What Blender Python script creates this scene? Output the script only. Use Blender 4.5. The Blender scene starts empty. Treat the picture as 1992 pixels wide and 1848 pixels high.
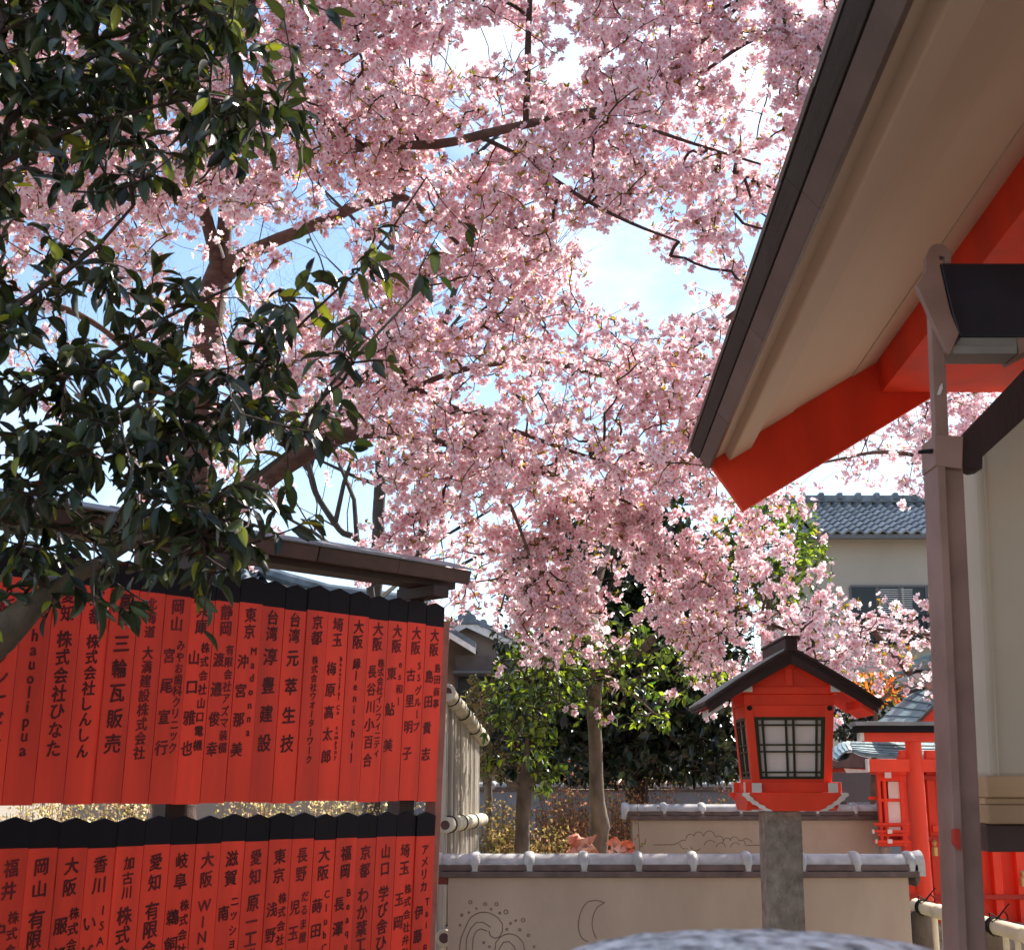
import bpy, math, random
import numpy as np
from mathutils import Vector, Matrix, Quaternion, noise

random.seed(7); rng = np.random.default_rng(7)
S = bpy.context.scene
COL = S.collection
R = math.radians

# ------------------------------------------------------------------ camera
F = 2600.0; CU, CV = 996.0, 924.0                # focal length and centre for a 1992 x 1848 picture
PITCH = math.atan(607 / F); CP, SP = math.cos(PITCH), math.sin(PITCH)
CAMZ = 1.6
cam = bpy.data.cameras.new('camera'); camo = bpy.data.objects.new('camera', cam); COL.objects.link(camo)
camo.location = (0, 0, CAMZ); camo.rotation_euler = (math.pi / 2 + PITCH, 0, 0)
cam.sensor_width = 36; cam.lens = 36 * F / 1992; cam.clip_end = 900; cam.clip_start = 0.05
cam.dof.use_dof = True; cam.dof.focus_distance = 6.5; cam.dof.aperture_fstop = 11
S.camera = camo

# ------------------------------------------------------------------ sky and sun
SUN_AZ, SUN_EL = 40.0, 42.0                        # azimuth to the right of straight ahead
w = bpy.data.worlds.new('World'); S.world = w; w.use_nodes = True
nt = w.node_tree; nt.nodes.clear()
out = nt.nodes.new('ShaderNodeOutputWorld'); bg = nt.nodes.new('ShaderNodeBackground')
sky = nt.nodes.new('ShaderNodeTexSky'); sky.sky_type = 'NISHITA'; sky.sun_disc = False
sky.sun_elevation = R(SUN_EL); sky.sun_rotation = R(SUN_AZ)
sky.air_density = 1.0; sky.dust_density = 0.25; sky.ozone_density = 1.2
tc = nt.nodes.new('ShaderNodeTexCoord'); mp = nt.nodes.new('ShaderNodeMapping')
mp.inputs['Scale'].default_value = (1, 1, 1.8); mp.inputs['Location'].default_value = (0.35, 0.1, 0.2)
cn = nt.nodes.new('ShaderNodeTexNoise'); cn.inputs['Scale'].default_value = 2.6; cn.inputs['Detail'].default_value = 6
cn.inputs['Roughness'].default_value = 0.55
cr = nt.nodes.new('ShaderNodeMapRange'); cr.inputs['From Min'].default_value = 0.50; cr.inputs['From Max'].default_value = 0.70
cr.inputs['To Max'].default_value = 0.8
mx = nt.nodes.new('ShaderNodeMix'); mx.data_type = 'RGBA'
mx.inputs['B'].default_value = (7.4, 7.6, 7.9, 1)
nt.links.new(tc.outputs['Generated'], mp.inputs['Vector']); nt.links.new(mp.outputs['Vector'], cn.inputs['Vector'])
nt.links.new(cn.outputs['Fac'], cr.inputs['Value']); nt.links.new(cr.outputs['Result'], mx.inputs['Factor'])
nt.links.new(sky.outputs['Color'], mx.inputs['A']); nt.links.new(mx.outputs['Result'], bg.inputs['Color'])
bg.inputs['Strength'].default_value = 0.10
nt.links.new(bg.outputs['Background'], out.inputs['Surface'])

sl = bpy.data.lights.new('sun', 'SUN'); sl.energy = 5.0; sl.angle = R(0.53); sl.color = (1, 0.93, 0.82)
so = bpy.data.objects.new('sun', sl); COL.objects.link(so)
sd = Vector((math.sin(R(SUN_AZ)) * math.cos(R(SUN_EL)), math.cos(R(SUN_AZ)) * math.cos(R(SUN_EL)), math.sin(R(SUN_EL))))
so.location = sd * 50; so.rotation_euler = sd.to_track_quat('Z', 'Y').to_euler()
S.view_settings.view_transform = 'Standard'; S.view_settings.look = 'None'
S.view_settings.exposure = 1.25; S.view_settings.gamma = 1; S.view_settings.use_curve_mapping = False
S.cycles.max_bounces = 8; S.cycles.transmission_bounces = 6; S.cycles.diffuse_bounces = 4

# ------------------------------------------------------------------ helpers
def P(u, v, Y):
    """world point on the sight line of photo point (u, v), Y metres in front of the camera"""
    xc = (u - CU) / F; yc = (CV - v) / F
    return Vector((xc, CP - yc * SP, SP + yc * CP)) * (Y / (CP - yc * SP)) + Vector((0, 0, CAMZ))

def proj(p):
    """numpy points -> photo u, v"""
    x = p[:, 0]; y = p[:, 1]; z = p[:, 2] - CAMZ
    f = y * CP + z * SP; up = -y * SP + z * CP
    return CU + F * x / f, CV - F * up / f

def mat(name, col, rough=0.7, var=0.15, scale=6, bump=0.0, bscale=30, stretch=(1, 1, 1), col2=None, metal=0.0, spec=0.3, dist=0.01, c2scale=None):
    m = bpy.data.materials.new(name); m.use_nodes = True; t = m.node_tree; n = t.nodes; l = t.links
    b = n['Principled BSDF']; b.inputs['Roughness'].default_value = rough; b.inputs['Metallic'].default_value = metal
    b.inputs['Specular IOR Level'].default_value = spec
    tcn = n.new('ShaderNodeTexCoord'); mpn = n.new('ShaderNodeMapping'); mpn.inputs['Scale'].default_value = stretch
    l.new(tcn.outputs['Object'], mpn.inputs['Vector'])
    oi = n.new('ShaderNodeObjectInfo'); add = n.new('ShaderNodeVectorMath'); add.operation = 'ADD'
    sc = n.new('ShaderNodeVectorMath'); sc.operation = 'SCALE'; sc.inputs['Scale'].default_value = 13.0
    cmb = n.new('ShaderNodeCombineXYZ')
    for k in ('X', 'Y', 'Z'): l.new(oi.outputs['Random'], cmb.inputs[k])
    l.new(cmb.outputs['Vector'], sc.inputs[0]); l.new(mpn.outputs['Vector'], add.inputs[0]); l.new(sc.outputs['Vector'], add.inputs[1])
    ns = n.new('ShaderNodeTexNoise'); ns.inputs['Scale'].default_value = scale; ns.inputs['Detail'].default_value = 5
    l.new(add.outputs['Vector'], ns.inputs['Vector'])
    mr = n.new('ShaderNodeMapRange'); mr.inputs['From Min'].default_value = 0.3; mr.inputs['From Max'].default_value = 0.7
    mr.inputs['To Min'].default_value = 0; mr.inputs['To Max'].default_value = 1
    l.new(ns.outputs['Fac'], mr.inputs['Value'])
    mix = n.new('ShaderNodeMix'); mix.data_type = 'RGBA'
    c = np.array(col); lo = c * (1 - var); hi = np.minimum(c * (1 + var), 1) if col2 is None else np.array(col2)
    mix.inputs['A'].default_value = (*lo, 1); mix.inputs['B'].default_value = (*hi, 1)
    l.new(mr.outputs['Result'], mix.inputs['Factor']); 
    # each object a shade of its own
    hv = n.new('ShaderNodeHueSaturation'); mr2 = n.new('ShaderNodeMapRange')
    mr2.inputs['To Min'].default_value = 1 - var * .6; mr2.inputs['To Max'].default_value = 1 + var * .6
    l.new(oi.outputs['Random'], mr2.inputs['Value']); l.new(mr2.outputs['Result'], hv.inputs['Value'])
    l.new(mix.outputs['Result'], hv.inputs['Color']); l.new(hv.outputs['Color'], b.inputs['Base Color'])
    mr3 = n.new('ShaderNodeMapRange'); mr3.inputs['To Min'].default_value = max(0.05, rough - .12); mr3.inputs['To Max'].default_value = min(1, rough + .12)
    l.new(ns.outputs['Fac'], mr3.inputs['Value']); l.new(mr3.outputs['Result'], b.inputs['Roughness'])
    if bump > 0:
        nb = n.new('ShaderNodeTexNoise'); nb.inputs['Scale'].default_value = bscale; nb.inputs['Detail'].default_value = 6
        nb.inputs['Roughness'].default_value = 0.65
        l.new(add.outputs['Vector'], nb.inputs['Vector'])
        bp = n.new('ShaderNodeBump'); bp.inputs['Strength'].default_value = bump; bp.inputs['Distance'].default_value = dist
        l.new(nb.outputs['Fac'], bp.inputs['Height']); l.new(bp.outputs['Normal'], b.inputs['Normal'])
    return m

def leafmat(name, rough, trans, tcol=(1, 1, 1), spec=0.4):
    """thin leaf or petal: colour from the 'col' attribute, part of the light passes through"""
    m = bpy.data.materials.new(name); m.use_nodes = True; t = m.node_tree; n = t.nodes; l = t.links
    b = n['Principled BSDF']; b.inputs['Roughness'].default_value = rough; b.inputs['Specular IOR Level'].default_value = spec
    at = n.new('ShaderNodeAttribute'); at.attribute_name = 'col'
    l.new(at.outputs['Color'], b.inputs['Base Color'])
    tr = n.new('ShaderNodeBsdfTranslucent'); mm = n.new('ShaderNodeMix'); mm.data_type = 'RGBA'; mm.blend_type = 'MULTIPLY'
    mm.inputs['Factor'].default_value = 1; mm.inputs['B'].default_value = (*tcol, 1); l.new(at.outputs['Color'], mm.inputs['A'])
    l.new(mm.outputs['Result'], tr.inputs['Color'])
    ms = n.new('ShaderNodeMixShader'); ms.inputs['Fac'].default_value = trans
    l.new(b.outputs['BSDF'], ms.inputs[1]); l.new(tr.outputs['BSDF'], ms.inputs[2])
    l.new(ms.outputs['Shader'], n['Material Output'].inputs['Surface'])
    return m

M = {}
M['red'] = mat('vermilion_paint', (.80, .055, .022), .55, .16, 5, .12, 60, (1, 1, .25))
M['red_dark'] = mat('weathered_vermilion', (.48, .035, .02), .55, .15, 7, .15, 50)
M['board_red'] = mat('board_vermilion', (.78, .050, .023), .6, .20, 9, .18, 45, (1, 1, .12), dist=.004)
M['board_black'] = mat('board_black_paint', (.010, .0065, .009), .65, .3, 9, .2, 45, (1, 1, .15), spec=.15, dist=.004)
M['ink'] = mat('ink', (.12, .011, .011), .7, .5, 25)
M['white'] = mat('white_paint', (.74, .67, .62), .6, .14, 14, .2, 40)
M['brown'] = mat('dark_brown_wood', (.040, .020, .018), .6, .35, 10, .3, 40, (1, 1, .3))
M['coping'] = mat('coping_boards', (.075, .038, .032), .55, .3, 8, .25, 40)
M['lead'] = mat('coping_metal_sheet', (.20, .20, .21), .45, .2, 6, .15, 30)
M['plaster'] = mat('beige_plaster', (.42, .315, .235), .9, .10, 2.6, .5, 90, (1, 1, .45), col2=(.50, .39, .30), dist=.004)
M['plaster_w'] = mat('cream_plaster', (.62, .53, .42), .85, .10, 3, .2, 90, dist=.003)
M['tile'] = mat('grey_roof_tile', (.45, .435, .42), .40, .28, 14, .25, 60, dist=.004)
M['tile_dark'] = mat('dark_brown_noshi_tile', (.13, .09, .083), .6, .3, 14, .3, 50)  # noshi band is dark brown by its own colour
M['groove'] = mat('groove_paint', (.19, .13, .10), .9, .2, 30)
M['bamboo'] = mat('old_bamboo', (.50, .46, .36), .5, .25, 12, .3, 60, (1, 1, .2), dist=.004)
M['bamboo_w'] = mat('pale_bamboo_rail', (.74, .66, .46), .4, .12, 8, .15, 40)
M['brush'] = mat('weathered_brushwood', (.40, .36, .31), .85, .35, 30, .8, 90, (1, 1, .05), dist=.01)
M['rope'] = mat('black_palm_rope', (.012, .010, .010), .8, .3, 40)
M['bark'] = mat('cherry_bark', (.115, .072, .058), .8, .4, 14, .9, 60, (1, 1, 2.2), dist=.012)
M['bark_g'] = mat('grey_brown_bark', (.15, .115, .085), .85, .4, 12, .9, 50, (1, 1, .6), dist=.012)
M['bark_far'] = mat('far_bark', (.06, .045, .040), .85, .4, 8, .5, 30)
M['twig'] = mat('twig', (.055, .035, .030), .8, .3, 12)
M['soffit'] = mat('soffit_plank', (.60, .455, .355), .6, .09, 2.0, .1, 30, (1, .12, 1), col2=(.66, .51, .40))
M['fascia'] = mat('fascia_copper_brown', (.11, .078, .072), .45, .25, 5, .15, 30)
M['edge'] = mat('dark_roof_edge', (.040, .034, .034), .6, .45, 5, .4, 30, (1, .2, 1))
M['steel'] = mat('brown_painted_steel', (.25, .145, .12), .5, .15, 7, .25, 60, col2=(.33, .20, .17))
M['gutter'] = mat('dark_gutter_metal', (.012, .013, .020), .35, .4, 5, .1, 20)
M['galv'] = mat('grey_sheet_metal', (.20, .19, .18), .5, .2, 10, .1, 40)
M['wood'] = mat('pale_sill_wood', (.56, .36, .21), .6, .2, 6, .25, 40, (.15, 1, 1))
M['beam'] = mat('lower_beam_wood', (.085, .045, .042), .5, .2, 6, .2, 40, (.15, 1, 1))
M['stone'] = mat('rough_stone_post', (.40, .33, .275), .95, .35, 22, 1.0, 70, dist=.02)
M['granite'] = mat('granite', (.60, .53, .50), .9, .75, 55, .6, 80, dist=.01)
M['green_frame'] = mat('lattice_wood', (.030, .028, .012), .5, .3, 20)
M['paper'] = mat('lantern_paper', (.74, .63, .58), .7, .09, 7, .15, 60)
M['copper'] = mat('verdigris_copper_tile', (.17, .25, .27), .38, .3, 10, .2, 40)
M['ground'] = mat('packed_soil', (.26, .215, .165), .95, .25, 1.5, .6, 40)
M['far_wall'] = mat('grey_far_plaster', (.20, .215, .25), .9, .15, 2, .2, 60)
M['house_w'] = mat('grey_beige_render', (.34, .31, .275), .9, .06, .8, .1, 20)
M['house_t'] = mat('tan_render', (.36, .265, .21), .9, .08, .8, .1, 20)
M['house_l'] = mat('pale_render', (.55, .55, .55), .9, .08, .8, .1, 20)
M['htile'] = mat('house_roof_tile', (.13, .15, .17), .35, .45, 3, .2, 8)
M['glass'] = mat('window_glass', (.02, .025, .028), .12, .2, 2)
M['alu'] = mat('window_frame', (.10, .10, .11), .4, .1, 5)
M['dark'] = mat('dark_interior', (.015, .014, .014), .9, .2, 5)
M['ac'] = mat('ac_casing', (.55, .58, .62), .5, .05, 5)
M['gold'] = mat('brass', (.60, .38, .16), .35, .1, 10, metal=.6)
M['cloth'] = mat('orange_white_cloth', (.75, .12, .03), .8, .1, 9, col2=(.85, .60, .5))
M['petal'] = leafmat('cherry_petal', .75, .56, (1.0, .97, .95), .1)
M['young'] = leafmat('young_leaf', .5, .5, (1.3, 1.2, .6))
M['leaf'] = leafmat('evergreen_leaf', .32, .15, (1.5, 1.5, .5), .5)
M['leaf2'] = leafmat('camellia_leaf', .33, .34, (2.0, 2.0, .7), .6)
M['dry'] = leafmat('dry_leaf', .8, .3, (1.2, 1.1, .9), .1)

def tag(o, label=None, cat=None, group=None, kind=None):
    if label: o['label'] = label
    if cat: o['category'] = cat
    if group: o['group'] = group
    if kind: o['kind'] = kind
    return o

def thing(name, label, cat, loc=(0, 0, 0), group=None):
    o = bpy.data.objects.new(name, None); COL.objects.link(o); o.location = loc; o.empty_display_size = .1
    return tag(o, label, cat, group)

def base(o):
    while o.parent: o = o.parent
    return o.location

class MB:
    def __init__(s): s.v = []; s.f = []; s.m = []; s.mi = 0
    def add(s, vs, fs):
        b = len(s.v); s.v += [tuple(x) for x in vs]; s.f += [tuple(i + b for i in f) for f in fs]; s.m += [s.mi] * len(fs)
        return s
    def hexa(s, c):                                # 8 corners: bottom ring 0-3, top ring 4-7
        return s.add(c, [(3, 2, 1, 0), (4, 5, 6, 7), (0, 1, 5, 4), (1, 2, 6, 5), (2, 3, 7, 6), (3, 0, 4, 7)])
    def box(s, x0, x1, y0, y1, z0, z1):
        return s.hexa([(x0, y0, z0), (x1, y0, z0), (x1, y1, z0), (x0, y1, z0), (x0, y0, z1), (x1, y0, z1), (x1, y1, z1), (x0, y1, z1)])
    def px(s, u0, v0, u1, v1, Y, dy):              # upright box whose front covers the rectangle at distance Y
        um, vm = (u0 + u1) / 2, (v0 + v1) / 2
        return s.box(P(u0, vm, Y).x, P(u1, vm, Y).x, Y, Y + dy, P(um, v1, Y).z, P(um, v0, Y).z)
    def prism(s, poly, d):                         # poly: coplanar loop, d: extrusion vector
        n = len(poly); d = Vector(d); a = [Vector(p) for p in poly]; b = [p + d for p in a]
        return s.add(a + b, [tuple(range(n))[::-1], tuple(range(n, 2 * n))] + [(i, (i + 1) % n, n + (i + 1) % n, n + i) for i in range(n)])
    def tube(s, pts, rad, n=8, cap=True, flat=None):
        pts = [Vector(p) for p in pts]; k = len(pts)
        if not hasattr(rad, '__len__'): rad = [rad] * k
        vs = []; up = Vector((0, 0, 1))
        t0 = (pts[1] - pts[0]).normalized()
        if abs(t0.dot(up)) > .9: up = Vector((0, 1, 0))
        x = t0.cross(up).normalized()
        for i in range(k):
            t = (pts[min(i + 1, k - 1)] - pts[max(i - 1, 0)])
            t = t.normalized() if t.length > 1e-9 else t0
            x = (x - t * x.dot(t)).normalized(); y = t.cross(x)
            for j in range(n):
                a = 2 * math.pi * j / n
                vs.append(pts[i] + (x * math.cos(a) + y * math.sin(a)) * rad[i])
        fs = [(i * n + j, i * n + (j + 1) % n, (i + 1) * n + (j + 1) % n, (i + 1) * n + j) for i in range(k - 1) for j in range(n)]
        if cap: fs += [tuple(range(n))[::-1], tuple(range((k - 1) * n, k * n))]
        return s.add(vs, fs)
    def build(s, name, m, parent=None, smooth=False, bevel=0, kind=None, label=None):
        me = bpy.data.meshes.new(name); o3 = base(parent) if parent else Vector((0, 0, 0))
        me.from_pydata([(a - o3[0], b - o3[1], c - o3[2]) for a, b, c in s.v], [], s.f)
        ms = m if isinstance(m, (list, tuple)) else [m]
        for q in ms: me.materials.append(q)
        if len(ms) > 1: me.polygons.foreach_set('material_index', s.m)
        me.update()
        o = bpy.data.objects.new(name, me); COL.objects.link(o); o.parent = parent
        if smooth:
            me.polygons.foreach_set('use_smooth', [True] * len(me.polygons))
            me.set_sharp_from_angle(angle=R(40))
        if bevel:
            b = o.modifiers.new('bevel', 'BEVEL'); b.width = bevel; b.segments = 2; b.limit_method = 'ANGLE'
        if kind: o['kind'] = kind
        if label: o['label'] = label
        return o

def share(name, src, parent, loc, rot=None, scale=1):
    """another object that uses the mesh of src"""
    o = bpy.data.objects.new(name, src if isinstance(src, bpy.types.Mesh) else src.data); COL.objects.link(o); o.parent = parent
    o.location = Vector(loc)
    if rot is not None: o.rotation_mode = 'QUATERNION'; o.rotation_quaternion = rot
    o.scale = (scale,) * 3
    return o

def smooth_path(pts, step=.08):
    pts = [np.array(p, float) for p in pts]; out_ = []
    q = [2 * pts[0] - pts[1]] + pts + [2 * pts[-1] - pts[-2]]
    for i in range(1, len(q) - 2):
        a, b, c, d = q[i - 1:i + 3]; n = max(1, int(np.linalg.norm((c - b)[:3]) / step))
        for k in range(n):
            t = k / n
            out_.append(.5 * ((2 * b) + (-a + c) * t + (2 * a - 5 * b + 4 * c - d) * t * t + (-a + 3 * b - 3 * c + d) * t ** 3))
    out_.append(pts[-1]); return np.array(out_)

# ================================================================== ground
g = MB(); n_ = 40
for i in range(n_ + 1):
    for j in range(n_ + 1):
        x = (i / n_ - .5); y = (j / n_ - .5); x = math.copysign(abs(x * 2) ** 3 * 420, x); y = math.copysign(abs(y * 2) ** 3 * 420, y)
        g.v.append((x, y, .015 * noise.noise(Vector((x, y, 0)) * .7)))
g.f = [(i * (n_ + 1) + j, (i + 1) * (n_ + 1) + j, (i + 1) * (n_ + 1) + j + 1, i * (n_ + 1) + j + 1) for i in range(n_) for j in range(n_)]
g.m = [0] * len(g.f)
tag(g.build('ground', M['ground'], smooth=True), kind='structure')

# ================================================================== name-board rack
TH = R(43.5)
DA = Vector((-math.sin(TH), -math.cos(TH), 0))       # along the boards, towards the camera
DN = Vector((math.cos(TH), -math.sin(TH), 0))        # out of the boards, towards the viewer
B0 = P(843, 1531, 6.42); B0.z = 0
LEAN = .05
BW = .1174
def bp(s, z, d=0.0):                                 # point in the plane of the boards
    return B0 + DA * s + DN * (d + (z - 1.1) * LEAN) + Vector((0, 0, z))
def zat(v, s=0.0):                                   # height on the boards for a picture row at their far end
    return P(843, v, 6.42).z
rack = thing('name_board_rack', 'long rack of red name boards with black tips under a dark wooden coping', 'board rack', B0)
Z1 = dict(tip=zat(1176), blk=zat(1221), bot=zat(1557)); Z2 = dict(tip=zat(1577), blk=zat(1624), bot=zat(1624) - .80)
TXT1 = [('大阪', '島田貴志', '島田商事'), ('大阪', '古里明子', 'SSグループ'), ('大阪', '東鮎美', 'es和ー'), ('大阪', '長谷川小百合', '株式会社インフィニティ'),
        ('大阪', '縁ーenishiー', ''), ('埼玉', '梅原高太郎', 'Beautiful Co. company'), ('京都', '株式会社ウオーターワーク', ''), ('台湾', '元萃生技', ''),
        ('台湾', '淳豊建設', ''), ('東京', '沖宮那美', 'Madonna'), ('静岡', '渡邉俊幸', '有限会社アズマ装備'), ('兵庫', '山口雅也', '株式会社山口電機'),
        ('岡山', '宮尾宣行', 'みやお歯科クリニック'), ('北海道', '大満建設株式会社', ''), ('富山', '三輪瓦販売', ''), ('京都', '株式会社しんしん', ''),
        ('愛知', '株式会社ひなた', ''), ('大阪', 'hauolipua', ''), ('大阪', 'メゾンナギサ', ''), ('大阪', '山田一', ''), ('京都', '中村', '')]
TXT2 = [('アメリカ', '伊藤嶋', 'Tai BCEX'), ('埼玉', '玉岡', '株式会社弁財天'), ('山口', '学び舎ひかり', ''), ('京都', 'わか葉工務店', ''), ('福岡', '長澤', 'Beaquish'),
        ('大阪', '蒔田', 'ClubCALB'), ('長野', '児玉', 'だるま屋'), ('東京', '浅野', '株式会社ジャ'), ('愛知', '原一工業', ''), ('滋賀', '南', 'ニッショクグル'),
        ('大阪', 'WINS F', ''), ('岐阜', '鵜飼', '株式会社FIEL'), ('愛知', '有限会社', ''), ('加古川', '株式会社', ''), ('香川', 'いど', 'ISAKU'),
        ('大阪', '服部', '株式会社'), ('岡山', '有限会社', ''), ('福井', '中塚', '株式会社'), ('滋賀', '大西', ''), ('大阪', '木村', ''), ('東京', '森', '')]
GLY = {}
def glyph(ch):
    if ch not in GLY:
        c = bpy.data.curves.new('t', 'FONT'); c.body = ch; c.size = 1; c.resolution_u = 2
        c.offset = .0
        o = bpy.data.objects.new('t', c); COL.objects.link(o)
        me = bpy.data.meshes.new_from_object(o.evaluated_get(bpy.context.evaluated_depsgraph_get()))
        V = np.array([v.co[:2] for v in me.vertices]) if len(me.vertices) else np.zeros((0, 2))
        F_ = [tuple(p.vertices) for p in me.polygons]
        bpy.data.objects.remove(o); bpy.data.curves.remove(c); bpy.data.meshes.remove(me)
        if len(V):
            V[:, 0] -= (V[:, 0].min() + V[:, 0].max()) / 2
            V[:, 1] -= (V[:, 1].min() + V[:, 1].max()) / 2 if ord(ch) > 255 else .27
            if ch == 'ー': V = V[:, ::-1] * np.array([1, 1])
        GLY[ch] = (V, F_)
    return GLY[ch]
def column(mb, s_mid, z0, pitch, text, size, jit=.0, d=.0):
    for i, ch in enumerate(text):
        if ch == ' ': continue
        V, F_ = glyph(ch)
        if not len(V): continue
        sk = .10; a = random.uniform(-.05, .05) * 0 ; sx = size * random.uniform(.93, 1.05)
        zz = z0 - i * pitch
        pts = []
        for x, y in V:
            # brush style: strokes rise slightly to the right
            y2 = y + x * .10; r = .018 * math.sin(9 * x + 7 * y + i)
            pts.append(bp(s_mid - (x + r) * sx, zz + (y2 + r) * size * 1.08, d))
        mb.add(pts, F_)
        for k, (ox, oz) in enumerate(((.028, .0), (-.028, .0), (.0, .026), (.0, -.026))):   # brush weight
            sh = DA * (ox * sx) + Vector((0, 0, oz * size)) + DN * (.00012 * (k + 1)); mb.add([p + sh for p in pts], F_)
def board(i, row, Z, txt):
    s0 = i * BW + .002; s1 = (i + 1) * BW - .002; d1 = random.uniform(-.0045, .0035); dz = random.uniform(-.005, .005)
    t = .018; tp = .018
    def slab(z0, z1, peak):
        mb = MB(); zs = [(s0, z0), (s1, z0), (s1, z1)] + ([((s0 + s1) / 2, z1 + tp)] if peak else []) + [(s0, z1)]
        a = [bp(s, z, d1) for s, z in zs]
        return mb.prism(a, DN * -t)
    red = slab(Z['bot'] + dz, Z['blk'] + dz, False).build('board', M['board_red'], rack)
    slab(Z['blk'] + dz + .0003, Z['tip'] - tp + dz, True).build('black_tip', M['board_black'], red)
    pre, main, side = txt
    mb = MB(); sm = (s0 + s1) / 2; H = Z['blk'] - (Z['bot'] if row == 1 else Z['blk'] - .80)
    dd = d1 + .0012
    zp = Z['blk'] - .045 - (.0 if row == 1 else .018); pp = (.068 if row == 1 else .076) if len(pre) < 3 else .054
    ps = .060 if len(pre) < 3 else .047
    column(mb, sm, zp, pp, pre, ps, d=dd)
    top = zp - len(pre) * pp - .028
    botm = Z['blk'] - .66 if row == 1 else Z['blk'] - .72
    L = top - botm
    off = .022 if side else 0
    n = len(main); latin = all(ord(c) < 256 or c == 'ー' for c in main)
    pitch = L / max(n - .2, 1) if row == 1 else (.102 if side or n < 4 else .070)
    if latin: pitch = min(pitch, .068) if row == 1 else .06
    size = min(.070 if not side else .057, pitch * .92) if not latin else .056
    column(mb, sm + off, top - (.03 if side else 0), pitch, main, size, d=dd)
    if side:
        n2 = len(side); lat = all(ord(c) < 256 for c in side)
        p2 = min(.055, L / n2 * .98); column(mb, sm - .028, top + .012, p2, side, min(.042, p2 * (1.3 if lat else .95)), d=dd)
    mb.build('lettering', M['ink'], red, kind='stuff')
for i in range(21):
    board(i, 1, Z1, TXT1[i]); board(i, 2, Z2, TXT2[i])
LEN = 21 * BW
def bbox(mb, s0, s1, d0, d1, z0, z1):
    return mb.hexa([bp(s0, z0, d0), bp(s1, z0, d0), bp(s1, z0, d1), bp(s0, z0, d1), bp(s0, z1, d0), bp(s1, z1, d0), bp(s1, z1, d1), bp(s0, z1, d1)])
for z in (Z1['blk'] - .12, Z1['bot'] + .14, Z2['blk'] - .12, Z2['bot'] + .14):
    bbox(MB(), -.02, LEN + .05, -.060, -.021, z - .03, z + .03).build('rail', M['red_dark'], rack, bevel=.003)
zc = P(875, 1155, 6.50).z                            # underside of the coping
for s in (.125, 1.36, 2.46):
    bbox(MB(), s - .045, s + .045, -.152, -.062, 0, zc + .02).build('post', M['brown'], rack, bevel=.004)
    bbox(MB(), s - .05, s + .05, -.16, .10, zc - .055, zc - .001).build('bracket', M['brown'], rack, bevel=.004)
bbox(MB(), -.055, -.012, -.09, -.02, 0, Z1['tip'] - .08).build('end_post', mat('faded_red_post', (.30, .12, .09), .8, .25, 9, .3, 40), rack, bevel=.004)
bbox(MB(), -.02, LEN + .1, -.09, .045, zc, zc + .045).build('coping_beam', M['brown'], rack, bevel=.004)
k = 0; s = -.05
while s < LEN + .1:                                  # fascia boards of the coping, lapped end to end
    e = min(s + .46, LEN + .12); zz = zc + .022
    mb = MB(); lap = .004 if k % 2 else 0
    mb.hexa([bp(s, zz, .105 + lap), bp(e - .003, zz, .105 + lap), bp(e - .003, zz, .088), bp(s, zz, .088),
             bp(s, zz + .062, .120 + lap), bp(e - .003, zz + .062, .120 + lap), bp(e - .003, zz + .062, .10), bp(s, zz + .062, .10)])
    mb.build('fascia_board', M['coping'], rack, bevel=.003); 
    mb = MB(); z1 = zz + .0625; z2 = zz + .115
    mb.hexa([bp(s, z1, .135), bp(e - .002, z1, .135), bp(e - .002, z2, -.03), bp(s, z2, -.03), bp(s, z1 + .006 + lap, .135), bp(e - .002, z1 + .006 + lap, .135), bp(e - .002, z2 + .006 + lap, -.03), bp(s, z2 + .006 + lap, -.03)])
    mb.hexa([bp(s, z2, -.03), bp(e - .002, z2, -.03), bp(e - .002, z1, -.20), bp(s, z1, -.20), bp(s, z2 + .006 + lap, -.03), bp(e - .002, z2 + .006 + lap, -.03), bp(e - .002, z1 + .006 + lap, -.20), bp(s, z1 + .006 + lap, -.20)])
    mb.build('metal_cap', M['lead'], rack)
    s = e; k += 1

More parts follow.
